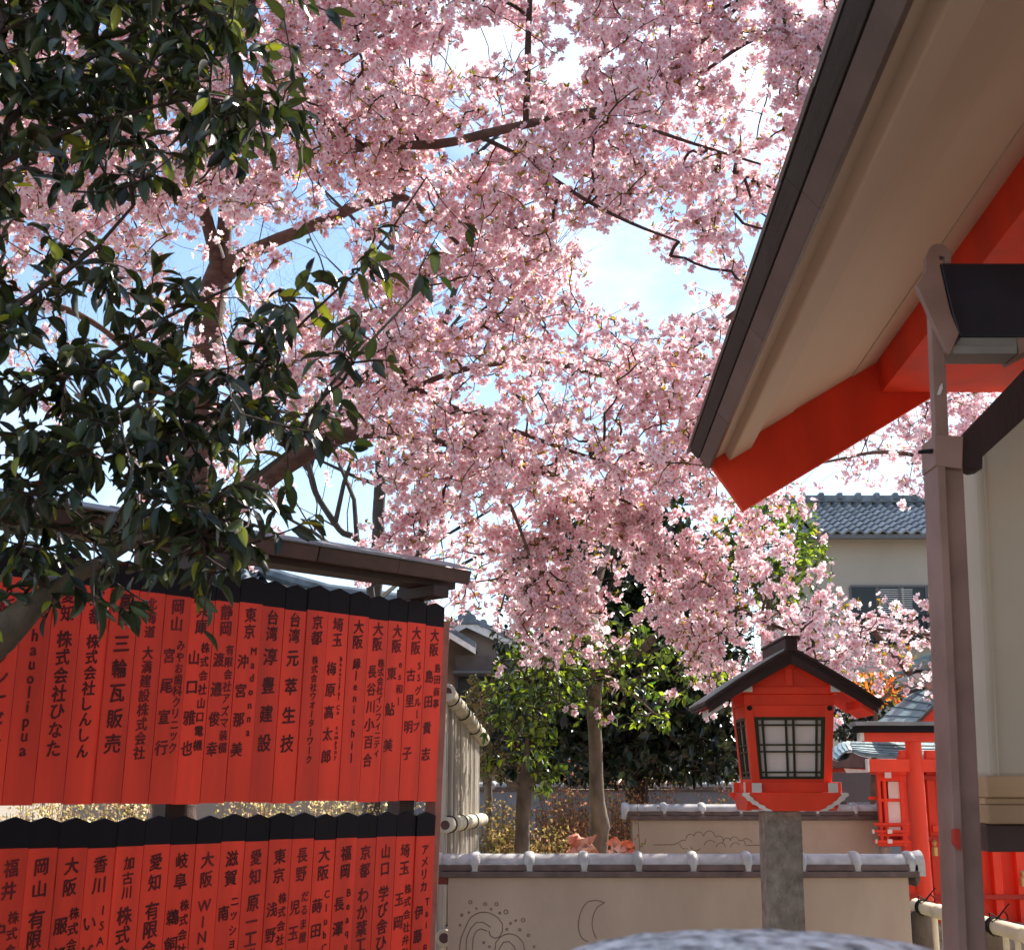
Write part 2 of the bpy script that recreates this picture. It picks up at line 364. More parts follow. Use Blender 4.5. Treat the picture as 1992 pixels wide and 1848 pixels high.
# ================================================================== tiled garden walls
def garden_wall(name, label, u0, u1, vtop, Y, ring_u, m_body, zbot=0.0, ucap0=None, ucap1=None, r=.05, sp=.275, tile=M['tile'], band=.062, bodyw=.15):
    zt = P(u0, vtop, Y).z
    x0 = P(u0, vtop + 60, Y).x; x1 = P(u1, vtop + 60, Y).x
    c0 = P(ucap0 or u0, vtop, Y).x; c1 = P(ucap1 or u1, vtop, Y).x
    t = thing(name, label, 'garden wall', ((x0 + x1) / 2, Y, 0)); yc = Y + bodyw / 2
    zb = zt - r - band
    MB().box(x0, x1, Y, Y + bodyw, zbot, zb).build('plaster_body', m_body, t, bevel=.004)
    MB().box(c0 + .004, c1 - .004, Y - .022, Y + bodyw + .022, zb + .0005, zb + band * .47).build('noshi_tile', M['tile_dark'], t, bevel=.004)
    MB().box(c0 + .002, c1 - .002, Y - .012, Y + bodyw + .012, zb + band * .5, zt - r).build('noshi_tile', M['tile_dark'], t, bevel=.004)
    def arch(xa, xb, ra, nm, droop=0, rb=None):
        mb = MB(); n = 12; vs = []; rb = rb or ra
        wy = (bodyw / 2 + .004) / .05
        for x, rr in ((xa, ra), (xb, rb)):
            for q in range(n + 1):
                a = math.pi * q / n
                vs.append((x, yc - math.cos(a) * rr * wy * .9, zt - r + math.sin(a) * rr))
            vs.append((x, yc + rr * wy * .9, zt - r - droop)); vs.append((x, yc - rr * wy * .9, zt - r - droop))
        k = n + 3
        mb.add(vs, [(j, (j + 1) % k, k + (j + 1) % k, k + j) for j in range(k)] + [tuple(range(k))[::-1], tuple(range(k, 2 * k))])
        return mb.build(nm, tile, t, smooth=True)
    xr = P(ring_u, vtop, Y).x
    while xr - sp > c0: xr -= sp
    xs = [c0]; q = xr
    while q < c1 - .02:
        xs.append(q); q += sp
    xs.append(c1)
    for a, b in zip(xs[:-1], xs[1:]):
        if b - a > .03: arch(a + .001, b - .001, r * random.uniform(.97, 1.02), 'ridge_tile')
    for x in xs[1:-1]:
        prof_ = ((-.026, 1.03), (-.020, 1.17), (-.008, 1.27), (.008, 1.27), (.020, 1.17), (.026, 1.03)); n = 12; vs = []; wy = (bodyw / 2 + .006) / .05
        for dx, kk in prof_:
            rr = r * kk
            vs.append((x + dx, yc + r * (kk - .08) * wy * .9, zt - r - band * .9)); vs.append((x + dx, yc - r * (kk - .08) * wy * .9, zt - r - band * .9))
            for q in range(n + 1):
                a = math.pi * q / n; vs.append((x + dx, yc - math.cos(a) * rr * wy * .9, zt - r + math.sin(a) * rr))
        k = n + 3; fs = [(i * k + j, i * k + (j + 1) % k, (i + 1) * k + (j + 1) % k, (i + 1) * k + j) for i in range(5) for j in range(k)]
        MB().add(vs, fs + [tuple(range(k))[::-1], tuple(range(5 * k, 6 * k))]).build('ridge_collar', tile, t, smooth=True)
    arch(c1 - .028, c1 + .026, r * 1.15, 'end_tile', band * .9, r * 1.35)
    if c0 < x0 + .1: arch(c0 - .02, c0 + .02, r * 1.25, 'end_tile', band * .9, r * 1.1)
    return t
WY = 7.0
wallA = garden_wall('garden_wall', 'beige plaster wall with incised waves and crescent, nearest the camera behind the stone post', 872, 1768, 1661, WY, 1030, M['plaster'], ucap0=851, ucap1=1786)
# hooked tail of the end tile
p = P(1786, 1700, WY); MB().prism([(p.x - .055, WY - .012, p.z + .05), (p.x + .012, WY - .012, p.z + .05), (p.x + .006, WY - .012, p.z - .03), (p.x - .012, WY - .012, p.z - .062), (p.x - .022, WY - .012, p.z - .01)], (0, .17, 0)).build('end_tile_tail', M['tile_dark'], wallA, bevel=.005)
p = P(858, 1700, WY); MB().box(p.x - .03, p.x + .035, WY + .01, WY + .16, p.z - .05, p.z + .04).build('end_bracket', mat('russet_bracket', (.18, .045, .035), .7, .2, 10), wallA, bevel=.003)
WY2 = 9.9
wallB = garden_wall('garden_wall', 'farther beige plaster wall with an incised cloud, seen above the nearer wall', 1230, 1712, 1564, WY2, 1350 * .6015 + 1596 / 1.732 * .6015, M['plaster'], ucap0=1217, ucap1=1716, r=.048)
wallC = garden_wall('boundary_wall', 'long grey plaster boundary wall behind the dry shrubs', 700, 1800, 1521, 15.0, 960, M['far_wall'], r=.05, sp=.36, band=.05)

def groove(parent, polys, Y, rad):
    mb = MB()
    for pl in polys:
        pts = [P(u, v, Y) for u, v in pl]
        pts = [Vector(q) for q in smooth_path([tuple(p) for p in pts], .02)]
        for a in range(len(pts)): pts[a].y = Y + .001
        mb.tube(pts, rad, 5)
    return mb.build('incised_line', M['groove'], parent, smooth=True)
c1 = lambda x, y: ((1400 + x / 2.846) * .6015, (2600 + y / 2.846) * .6015)
waves = [[(243, 1400), (245, 1343), (260, 1230), (310, 1110), (350, 1040), (430, 995), (520, 1000), (600, 1045), (640, 1100), (640, 1170), (610, 1220), (570, 1232), (530, 1210), (515, 1165)],
         [(303, 1400), (305, 1343), (310, 1240), (350, 1140), (400, 1085), (460, 1085), (530, 1130)],
         [(365, 1400), (365, 1343), (370, 1230), (400, 1165), (440, 1145), (500, 1165)],
         [(570, 1400), (570, 1343), (580, 1270), (620, 1220), (700, 1190), (780, 1215), (830, 1270), (845, 1343), (845, 1400)],
         [(605, 1400), (610, 1330), (650, 1270), (700, 1262), (750, 1310), (765, 1400)],
         [(1580, 905), (1500, 882), (1430, 895), (1370, 970), (1340, 1080), (1345, 1170), (1380, 1240), (1430, 1265)],
         [(1580, 905), (1520, 940), (1480, 1010), (1465, 1100), (1480, 1180), (1505, 1235)]]
for x, y, r_ in [(345, 900, 16), (480, 918, 16), (585, 918, 16), (672, 990, 20), (830, 1065, 18), (265, 1020, 12), (400, 958, 8), (535, 965, 8), (615, 1000, 10), (680, 1150, 10), (715, 1095, 10),
                 (762, 1070, 8), (800, 1155, 12), (250, 1112, 9), (468, 1272, 10), (878, 1205, 12), (330, 995, 7), (520, 1310, 10), (930, 1310, 10)]:
    waves.append([(x + r_ * math.cos(a), y + r_ * math.sin(a)) for a in np.linspace(0, 2 * math.pi, 7)])
groove(wallA, [[c1(*q) for q in pl] for pl in waves], WY - .0005, .0030)
c2 = lambda x, y: ((1350 + x / 1.732) * .6015, (2450 + y / 1.732) * .6015)
cl = [[(1320, 487), (1440, 484), (1480, 462), (1505, 460)]]
for x, y, r_, a0, a1 in [(1530, 452, 25, 180, 330), (1575, 440, 26, 190, 350), (1635, 440, 32, 180, 360), (1688, 462, 26, 230, 400), (1735, 470, 22, 180, 330), (1775, 465, 24, 180, 360), (1815, 482, 22, 230, 380),
                         (1500, 480, 30, 60, 180), (1560, 490, 30, 30, 170), (1640, 495, 34, 180, 330), (1700, 500, 26, 180, 360), (1780, 500, 26, 180, 340), (1840, 492, 40, 250, 330)]:
    cl.append([(x + r_ * math.cos(R(a)), y + r_ * math.sin(R(a))) for a in np.linspace(a0, a1, 6)])
cl.append([(1840, 492), (1900, 488), (1960, 492)])
for x, r_ in ((2010, 24), (2055, 26), (2095, 22), (2135, 18)): cl.append([(x + r_ * math.cos(R(a)), 500 + r_ * 1.5 * math.sin(R(a))) for a in np.linspace(180, 360, 6)])
groove(wallB, [[c2(*q) for q in pl] for pl in cl], WY2 - .0005, .0028)

# ================================================================== brushwood fence
fa = P(853, 1531, 7.35); fb = P(924, 1531, 9.1); fa.z = fb.z = 0
fd = (fb - fa).normalized(); fn = Vector((fd.y, -fd.x, 0)); fl = (fb - fa).length
z_near = P(858, 1348, 7.35).z; z_far = P(932, 1437, 9.1).z
fence = thing('brushwood_fence', 'weathered brushwood fence with split bamboo rails, just right of the red boards', 'fence', fa)
ns_ = 78
for i in range(ns_):
    s0 = fl * i / ns_; s1 = fl * (i + 1) / ns_; dd = random.uniform(-.012, .012); zt = z_near + (z_far - z_near) * (s0 / fl) - .03
    mb = MB(); a = fa + fd * (s0 + .002) + fn * (dd - .03); b = fa + fd * (s1 - .002) + fn * (dd - .03)
    th = fn * random.uniform(.05, .062)
    mb.hexa([a, b, b + th, a + th] + [p + Vector((0, 0, zt + random.uniform(-.01, .02))) for p in (a, b, b + th, a + th)])
    mb.build('brushwood_strip', M['brush'], fence, bevel=.006)
def bamboo(parent, a, b, r, m, nodes=.28, name='bamboo_rail'):
    a, b = Vector(a), Vector(b); L = (b - a).length; pts = []; rd = []; q = 0.0
    while q < L:
        for dq, k in ((0, 1.0), (.01, 1.09), (.02, .97)):
            if q + dq < L: pts.append(a + (b - a) * ((q + dq) / L)); rd.append(r * k)
        q += nodes * random.uniform(.85, 1.15)
    pts.append(b); rd.append(r)
    return MB().tube(pts, rd, 12).build(name, m, parent, smooth=True)
def rope(parent, c, ax, r, turns=2):
    ax = Vector(ax).normalized(); x = ax.orthogonal().normalized(); y = ax.cross(x); pts = []
    for i in range(turns * 14 + 1):
        a = 2 * math.pi * i / 14; pts.append(Vector(c) + (x * math.cos(a) + y * math.sin(a)) * r + ax * (i * .0012 - turns * .008))
    return MB().tube(pts, .003, 5).build('rope', M['rope'], parent, smooth=True)
up = Vector((0, 0, 1))
for za, zb2, r_ in ((z_near, z_far, .046), (P(853, 1604, 7.35).z, P(925, 1594, 9.1).z, .04), (P(853, 1822, 7.35).z, P(853, 1822, 7.35).z + .02, .042)):
    o = bamboo(fence, fa - fd * .05 + fn * .045 + up * za, fb + fd * .06 + fn * .045 + up * zb2, r_, M['bamboo'])
    MB().tube([fa - fd * .0505 + fn * .045 + up * za, fa - fd * .049 + fn * .045 + up * za], r_ * .62, 12).build('dark_end_disc', M['beam'], o)  # brown disc on the closed end, painted shade of the hollow
    for q in (.12, .62, 1.2): rope(fence, fa + fd * q + fn * .045 + up * (za + (zb2 - za) * q / fl), fd, r_ + .004)

# ================================================================== stone post with red lantern
LY = 5.0
lan = thing('post_lantern', 'red wooden lantern with white paper panes on a rough stone post', 'lantern', (P(1531, 1700, LY).x, LY + .1, 0))
m = MB(); a0 = P(1491, 1700, LY); a1 = P(1565, 1700, LY); zt = P(1530, 1578, LY).z
vs = []; n = 14; ring = 20
for i in range(ring + 1):
    z = zt * i / ring
    for j in range(4 * 5):
        e, f = divmod(j, 5); f /= 5
        hx = (a1.x - a0.x) / 2; hy = .068
        x, y = [(-hx + 2 * hx * f, -hy), (hx, -hy + 2 * hy * f), (hx - 2 * hx * f, hy), (-hx, hy - 2 * hy * f)][e]
        q = 1 + .05 * noise.noise(Vector((x * 12, y * 12, z * 7))) + .03 * noise.noise(Vector((x * 40, y * 40, z * 30)))
        if abs(abs(x) - hx) < 1e-5 and abs(abs(y) - hy) < 1e-5: q *= .955
        vs.append(((a0.x + a1.x) / 2 + x * q + .003 * noise.noise(Vector((1, 2, z * 3))), LY + .07 + y * q, z))
m.add(vs, [(i * 20 + j, i * 20 + (j + 1) % 20, (i + 1) * 20 + (j + 1) % 20, (i + 1) * 20 + j) for i in range(ring) for j in range(20)] + [tuple(range(ring * 20, ring * 20 + 20))])
m.build('stone_post', M['stone'], lan, smooth=True)
lc = (P(1450, 1400, LY).x + P(1624, 1400, LY).x) / 2; hb = .145  # centre and half depth
lyc = LY + hb
def lx(u, v=1440): return P(u, v, LY).x
def lz(v): return P(1537, v, LY).z
def frus(z0, z1, w0, w1, d0, d1, cx=lc, cy=lyc):     # tapered block
    return [(cx - w0, cy - d0, z0), (cx + w0, cy - d0, z0), (cx + w0, cy + d0, z0), (cx - w0, cy + d0, z0),
            (cx - w1, cy - d1, z1), (cx + w1, cy - d1, z1), (cx + w1, cy + d1, z1), (cx - w1, cy + d1, z1)]
W0 = (lx(1615, 1520) - lx(1459, 1520)) / 2; W1 = (lx(1624, 1372) - lx(1450, 1372)) / 2
zb0, zb1 = lz(1522), lz(1371)
def half(z): k = (z - zb0) / (zb1 - zb0); return W0 + (W1 - W0) * k
DR = hb / W1                                          # depth to width
# corner posts, tapered with the body
for sx in (-1, 1):
    for sy in (-1, 1):
        c = []
        for z in (zb0, zb1 + .001):
            h = half(z); d = h * DR; t = .030
            xs = sorted((sx * h, sx * (h - t))); ys = sorted((sy * d, sy * (d - t)))
            c += [(lc + xs[0], lyc + ys[0], z), (lc + xs[1], lyc + ys[0], z), (lc + xs[1], lyc + ys[1], z), (lc + xs[0], lyc + ys[1], z)]
        MB().hexa(c).build('corner_post', M['red'], lan, bevel=.002)
def face_pt(side, a, z, off):                         # a in -1..1 across the face
    h = half(z); d = h * DR
    if side == 0: return Vector((lc + a * h, lyc - d - off, z))
    if side == 1: return Vector((lc - h - off, lyc - a * d, z))
    if side == 2: return Vector((lc - a * h, lyc + d + off, z))
    return Vector((lc + h + off, lyc + a * d, z))
zw0, zw1 = lz(1515), lz(1394)
for side in range(4):
    def strip(a0, a1, z0, z1, o0, o1, nm, mt, par=lan, bev=0):
        c = [face_pt(side, a0, z0, o1), face_pt(side, a1, z0, o1), face_pt(side, a1, z0, o0), face_pt(side, a0, z0, o0),
             face_pt(side, a0, z1, o1), face_pt(side, a1, z1, o1), face_pt(side, a1, z1, o0), face_pt(side, a0, z1, o0)]
        return MB().hexa(c).build(nm, mt, par, bevel=bev)
    e = .835
    strip(-e, e, zw1, zb1, -.022, -.004, 'head_rail', M['red']); strip(-e, e, zb0, zw0, -.022, -.004, 'foot_rail', M['red'])
    pane = strip(-e, e, zw0, zw1, -.020, -.016, 'paper_pane', M['paper'])
    fr = .09
    lat = strip(-e, -e + .11, zw0, zw1, -.014, -.003, 'lattice_frame', M['green_frame'], pane)
    strip(e - .11, e, zw0, zw1, -.014, -.003, 'lattice_frame', M['green_frame'], pane)
    dz = zw1 - zw0
    strip(-e + .11, e - .11, zw1 - dz * .05, zw1, -.014, -.003, 'lattice_frame', M['green_frame'], pane); strip(-e + .11, e - .11, zw0, zw0 + dz * .045, -.014, -.003, 'lattice_frame', M['green_frame'], pane)
    for q in (-.62, -.085, .085, .62): strip(q - .024, q + .024, zw0 + dz * .045, zw1 - dz * .05, -.014, -.006, 'lattice_bar', M['green_frame'], pane)
    for q in (.11, .44, .55, .87): strip(-e + .11, e - .11, zw0 + dz * q - .0030, zw0 + dz * q + .0030, -.0135, -.005, 'lattice_bar', M['green_frame'], pane)
    MB().hexa([face_pt(side, x, z, o) for x, z, o in ((-.93, zb1 - .03, .0045), (.93, zb1 - .03, .0045), (.93, zb1 - .03, -.003), (-.93, zb1 - .03, -.003), (-.93, zb1 + .0, .0045), (.93, zb1 + .0, .0045), (.93, zb1, -.003), (-.93, zb1, -.003))]) if False else None
for sx in (-.90, .90):
    q = face_pt(0, sx, lz(1377), 0); MB().tube([q, q + Vector((0, -.004, 0))], .0095, 14).build('bolt_head', M['dark'], lan, smooth=True)
# upper frame and crossed top beams with white ends
zA, zB, zC = zb1, lz(1350), lz(1335)
MB().hexa(frus(zA + .001, zB, W1 + .002, W1 + .002, hb + .002, hb + .002)).build('upper_frame', M['red'], lan, bevel=.002)
MB().box(lc - W1 - .014, lc + W1 + .014, lyc - hb - .012, lyc + hb + .012, zB + .0005, lz(1336)).build('top_plate', M['red'], lan, bevel=.002)
for sx in (-1, 1):
    x = lc + sx * (W1 - .004)
    o = MB().box(x - .018, x + .018, lyc - hb - .05, lyc + hb + .05, lz(1348) + .001, lz(1331)).build('eave_beam', M['red'], lan)
    MB().box(x - .0175, x + .0175, lyc - hb - .0525, lyc - hb - .0502, lz(1348) + .001, lz(1331)).build('white_end', M['white'], o)
# gable board and roof
zap = lz(1275); ridge_y0, ridge_y1 = lyc - hb - .075, lyc + hb + .075
MB().prism([(lc - W1 * .98, lyc - hb - .006, lz(1336)), (lc + W1 * .98, lyc - hb - .006, lz(1336)), (lc, lyc - hb - .006, zap - .014)], (0, .012, 0)).build('gable_board', M['red'], lan)
MB().prism([(lc - W1 * .98, lyc + hb - .006, lz(1336)), (lc + W1 * .98, lyc + hb - .006, lz(1336)), (lc, lyc + hb - .006, zap - .014)], (0, .012, 0)).build('gable_board', M['red'], lan)
MB().box(lc - .013, lc + .013, lyc - hb - .018, lyc - hb - .0065, lz(1335), lz(1300)).build('king_post', M['red'], lan, bevel=.001)
MB().box(lc - .022, lc + .022, lyc - hb - .026, lyc - hb - .0065, lz(1302), lz(1292)).build('strut_cap', M['red'], lan, bevel=.001)
o = MB().box(lc - .017, lc + .017, ridge_y0 + .02, ridge_y1 - .02, zap - .030, zap - .012).build('ridge_beam', M['red'], lan)
MB().prism([(lc - .018, ridge_y0 + .018, zap - .031), (lc + .018, ridge_y0 + .018, zap - .031), (lc + .018, ridge_y0 + .018, zap - .021), (lc, ridge_y0 + .018, zap - .010), (lc - .018, ridge_y0 + .018, zap - .021)], (0, .0018, 0)).build('white_end', M['white'], o)
hw = .318; ez = lz(1379)
def prof(t, side, lift=0):                            # slightly sagging slope
    x = lc + side * hw * t; z = zap + (ez - zap) * (t + .10 * (t * t - t) * -1 * -1) + lift
    return (x, z)
for side in (-1, 1):
    N = 6
    for (l0, l1, y0, y1, t0, t1, nm, mt) in ((-.012, .0, ridge_y0 + .02, ridge_y1 - .02, 0, .93, 'roof_underboard', M['red']), (0.0005, .014, ridge_y0, ridge_y1, 0, 1, 'roof_board', M['brown']),
                                     (.0145, .026, ridge_y0 - .012, ridge_y1 + .012, 0, 1.02, 'roof_board', M['brown'])):
        mb = MB()
        for i in range(N):
            ta, tb = t0 + (t1 - t0) * i / N, t0 + (t1 - t0) * (i + 1) / N
            (xa, za), (xb, zb_) = prof(ta, side), prof(tb, side)
            mb.hexa([(xa, y0, za + l0), (xb, y0, zb_ + l0), (xb, y1, zb_ + l0), (xa, y1, za + l0), (xa, y0, za + l1), (xb, y0, zb_ + l1), (xb, y1, zb_ + l1), (xa, y1, za + l1)])
        mb.build(nm, mt, lan)
    for k in range(12):                               # copper battens running down the slope
        y = ridge_y0 + (ridge_y1 - ridge_y0) * (k + .5) / 12
        pts = [Vector((prof(t, side)[0], y, prof(t, side)[1] + .028)) for t in np.linspace(.02, 1.02, 6)]
        MB().tube(pts, .0045, 6).build('roof_batten', M['tile'], lan, smooth=True)
    # barge boards under the front edge
    mb = MB()
    for yb in (ridge_y0 + .004,):
        for i in range(N):
            (xa, za), (xb, zb_) = prof(.0 + i / N * .97, side), prof((i + 1) / N * .97, side)
            mb.hexa([(xa, yb, za - .036 + .012 * i / N), (xb, yb, zb_ - .036 + .012 * (i + 1) / N), (xb, yb + .012, zb_ - .036 + .012 * (i + 1) / N), (xa, yb + .012, za - .036 + .012 * i / N), (xa, yb, za), (xb, yb, zb_), (xb, yb + .012, zb_), (xa, yb + .012, za)])
    mb.build('barge_board', M['brown'], lan)
    x0, z0 = prof(.93, side); x1, z1 = prof(.80, side)
    for yb in (ridge_y0 - .002,):
        MB().prism([(x0, yb + .02, z0 - .014), (x0 + side * .0, yb + .02, z0 - .040), (x1, yb + .02, z1 - .040), (x1, yb + .02, z1 - .014)], (0, .25, 0)).build('eave_lath', M['white'] if side < 0 else M['red'], lan)
MB().box(lc - .022, lc + .022, ridge_y0 - .014, ridge_y1 + .014, zap + .008, lz(1243)).build('ridge_cap', M['brown'], lan, bevel=.003)
MB().box(lc - .028, lc + .028, ridge_y0 - .018, ridge_y1 + .018, lz(1246), lz(1241)).build('ridge_cap', M['brown'], lan, bevel=.002)
# sill frame with white beam ends
zs0, zs1 = lz(1541), lz(1521)
MB().box(lc - W0 + .004, lc + W0 - .004, lyc - W0 * DR + .004, lyc + W0 * DR - .004, lz(1540), zb0 - .0005).build('floor_board', M['red'], lan)
hs = W0 + .028
for sy in (-1, 1):
    y = lyc + sy * (W0 * DR + .004)
    o = MB().box(lc - hs, lc + hs, y - .013, y + .013, zs0, zs1).build('sill_beam', M['red'], lan, bevel=.001)
    for sx in (-1, 1): MB().box(lc + sx * (hs + .0012) - .0012, lc + sx * (hs + .0012) + .0012, y - .0125, y + .0125, zs0, zs1).build('white_end', M['white'], o)
for sx in (-1, 1):
    x = lc + sx * (W0 - .008)
    o = MB().box(x - .0175, x + .0175, lyc - W0 * DR - .045, lyc + W0 * DR + .045, lz(1541), lz(1523) + .0005).build('cross_beam', M['red'], lan, bevel=.001)
    MB().box(x - .0177, x + .0177, lyc - W0 * DR - .0475, lyc - W0 * DR - .0452, lz(1541), lz(1523) + .0005).build('white_end', M['white'], o)
# scalloped corbel under the body
zc0, zc1 = lz(1577), lz(1541.5)
prf = [(1.0, 1.0), (1.02, .86), (.95, .72), (.93, .60), (.86, .50), (.83, .38), (.74, .30), (.70, .16), (.62, .08), (.58, 0)]
for (ya, yb) in ((lyc - hb - .03, lyc - hb - .006), (lyc + hb + .006, lyc + hb + .03)):
    for s_, m_ in ((1.0, M['red']),):
        pts = [(lc + hs * 1.05 * a, ya, zc0 + (zc1 - zc0) * b) for a, b in prf]; pts2 = [(2 * lc - x, y, z) for x, y, z in pts][::-1]
        MB().prism((pts + pts2)[::-1], (0, yb - ya, 0)).build('corbel', m_, lan)
for sx in (-1, 1):
    x = lc + sx * (hs * .78)
    pts = [(lc + sx * hs * 1.09 * a, lyc - hb - .033, zc0 + (zc1 - zc0) * b) for a, b in prf]
    inn = [(p[0] - sx * .026, p[1], p[2]) for p in pts][::-1]
    MB().prism((pts + inn) if sx < 0 else (pts + inn)[::-1], (0, -.0022, 0)).build('white_scallop', M['white'], lan)
    pts = [(lc + sx * (hs * .96) , lyc - (hb + .03) * 1.05 * a if False else lyc - (hb + .02) * a, zc0 + (zc1 - zc0) * b) for a, b in prf]; pts2 = [(x_, 2 * lyc - y_, z_) for x_, y_, z_ in pts][::-1]
    MB().prism((pts + pts2), (-sx * .02, 0, 0)).build('corbel', M['red'], lan)
MB().hexa(frus(zc0 + .004, zc1 - .001, .11, .15, .11, .13)).build('corbel_core', M['red'], lan)

# ================================================================== hall: eave, soffit, gable board, plaster bay
ED = Vector((.0446, 1, 0)); YF = 5.5
SL = Vector((math.cos(R(30.9)), 0, math.sin(R(30.9)))); SNn = Vector((-SL.z, 0, SL.x))   # up the slope / out of the roof
E0 = P(1382, 898, YF)
hall = thing('shrine_hall', 'hall corner with cream soffit, vermilion gable board and plaster bay', 'building', (P(1992, 1600, 3.1).x, 3.4, 0))
def hp(q, y, h): return E0 + SL * q + ED * (y - YF) + SNn * h   # q up the slope, y distance, h above the soffit
def hbox(q0, q1, h0, h1, ya, yb, nm, mt, bev=0, **k):
    mb = MB(); mb.hexa([hp(q0, ya, h0), hp(q1, ya, h0), hp(q1, yb, h0), hp(q0, yb, h0), hp(q0, ya, h1), hp(q1, ya, h1), hp(q1, yb, h1), hp(q0, yb, h1)])
    return mb.build(nm, mt, hall, bevel=bev, **k)
YB = -1.5
hbox(.001, .078, .0, .02, YB, YF - .002, 'soffit_plank', M['soffit'])
bq = (P(1409, 882, YF) - E0).length
hbox(bq, bq + .115, -.040, .0195, YB, YF - .002, 'soffit_batten', M['soffit'], .006)
q = bq + .1165
for k, wd in enumerate((.24, .30, .30, .30, .34, .34, .4, .4)):
    hbox(q, q + wd - .003, .001 + .005 * (k % 2), .02, YB, YF - .002, 'soffit_plank', M['soffit']); q += wd
QE = q
# fascia: two stacked bands, in lengths
y = YB
for k in range(20):
    L = .95 if k else .6
    if y >= YF + .02: break
    e = min(y + L, YF + .03)
    def quad(q0, q1, q2, h0, h1, nm, m_):
        mb = MB(); mb.hexa([hp(q0, y + .001, h0), hp(q0 + .018, y + .001, h0), hp(q0 + .018, e - .001, h0), hp(q0, e - .001, h0), hp(q1, y + .001, h1), hp(q1 + .018, y + .001, h1), hp(q1 + .018, e - .001, h1), hp(q1, e - .001, h1)])
        return mb.build(nm, m_, hall, bevel=.002)
    quad(-.0195, -.030, 0, -.020, .038, 'fascia_board', M['fascia']); quad(-.034, -.044, 0, .041, .088, 'edge_board', M['edge'])
    y = e
# roof covering: rows of dark copper shingles
nr = 9
for r_ in range(nr):
    q0 = -.046 + r_ * .34; y = YB
    mb = MB(); L = 7.1
    for c in range(16):
        ya = YB + c * L / 16; yb = ya + L / 16 - .003
        lift = .09 + .002 + random.uniform(0, .003)
        mb.hexa([hp(q0, ya, lift), hp(q0 + .36, ya, lift - .010), hp(q0 + .36, yb, lift - .010), hp(q0, yb, lift), hp(q0, ya, lift + .010), hp(q0 + .36, ya, lift), hp(q0 + .36, yb, lift), hp(q0, yb, lift + .010)])
    mb.build('shingle_course', M['fascia'], hall)
# gable board, purlin
def gp(u, v, Y=YF): return P(u, v, Y)
tpl = [gp(1382, 902), gp(1447, 993), gp(1948, 691), gp(2100, 599), gp(2100, 440), gp(1400, 861), gp(1386, 880)]
MB().prism(tpl[::-1], (0, .035, 0)).build('gable_board', M['red'], hall, bevel=.002)
MB().prism([p + Vector((0, .036, 0)) for p in tpl[::-1]], (0, .006, 0)).build('gable_board_backing', M['wood'], hall)
pu = [gp(1703, 700), gp(1714, 764), gp(1960, 764), gp(1960, 520)]
mb = MB(); a = [Vector(p) for p in pu]; b = [p + ED * (YB - YF) for p in a]
mb.add([p - ED * .002 for p in a] + b, [(0, 1, 2, 3), (7, 6, 5, 4), (0, 4, 5, 1), (1, 5, 6, 2), (2, 6, 7, 3), (3, 7, 4, 0)]); mb.build('purlin', M['red'], hall, bevel=.003)
# plaster bay at the right with sill and lower beam
BY = 3.1
x0 = P(1911, 1210, BY).x; ztop = P(1900, 690, BY).z; zsill = P(1950, 1510, BY).z
MB().prism([P(u, v, BY) for u, v in ((1925, 1512), (1896, 890), (1992, 800), (2120, 690), (2330, 690), (2330, 1512))], (0, .12, 0)).build('plaster_panel', M['plaster_w'], hall, bevel=.010)
MB().prism([P(u, v, BY - .004) for u, v in ((1941, 1509), (1912, 885), (1915, 882), (1944, 1509))], (0, .0035, 0)).build('corner_bead', M['plaster_w'], hall)
MB().box(P(1911, 1560, BY).x, x0 + 2.2, BY - .035, BY + .15, P(1950, 1551, BY).z, zsill + .001).build('sill_board', M['wood'], hall, bevel=.004)
MB().box(P(1912, 1580, BY).x, x0 + 2.2, BY - .018, BY + .15, P(1950, 1564, BY).z, P(1950, 1551.4, BY).z).build('sill_moulding', M['wood'], hall, bevel=.002)
MB().box(P(1912, 1590, BY).x, x0 + 2.2, BY - .042, BY + .15, P(1950, 1601.5, BY).z, P(1950, 1564.4, BY).z).build('sill_board', M['wood'], hall, bevel=.004)
MB().box(P(1914, 1630, BY).x, x0 + 2.2, BY - .02, BY + .13, P(1950, 1656, BY).z, P(1950, 1602, BY).z).build('lower_beam', M['beam'], hall, bevel=.004)
MB().box(P(2030, 1600, BY).x, P(2090, 1600, BY).x, BY + .02, BY + .10, 0, P(1950, 1656, BY).z - .001).build('support_post', M['beam'], hall)
MB().box(2.2, 2.35, -1.5, 5.4, 0, 3.6).build('side_wall', M['plaster_w'], hall)

# ================================================================== steel post with gutter
PY = 2.9
gp_ = thing('gutter_post', 'brown painted steel post carrying a dark gutter box and a diagonal brace', 'post', (P(1885, 1800, PY).x, PY + .04, 0))
def pz(v): return P(1880, v, PY).z
m = MB(); xl0, xl1 = P(1862, 1848, PY).x, P(1818, 850, PY).x; xr0, xr1 = P(1921, 1848, PY).x, P(1874, 870, PY).x
zb_, zt_ = pz(1848), pz(848); sl = (xl1 - xl0) / (zt_ - zb_); 
def xL(z): return xl0 + (z - zb_) * sl
def xR(z): return xr0 + (z - zb_) * (xr1 - xr0) / (zt_ - zb_)
def pbox(xa0, xb0, z0, xa1, xb1, z1, ya, yb): return MB().hexa([(xa0, ya, z0), (xb0, ya, z0), (xb0, yb, z0), (xa0, yb, z0), (xa1, ya, z1), (xb1, ya, z1), (xb1, yb, z1), (xa1, yb, z1)])
pbox(xL(0), xR(0), 0, xL(zt_), xR(zt_), zt_, PY + .004, PY + .075).build('post_web', M['steel'], gp_, bevel=.003)
pbox(xL(0) - .001, xL(0) + .018, 0, xL(zt_) - .001, xL(zt_) + .018, zt_, PY - .012, PY + .09).build('post_flange', M['steel'], gp_, bevel=.002)
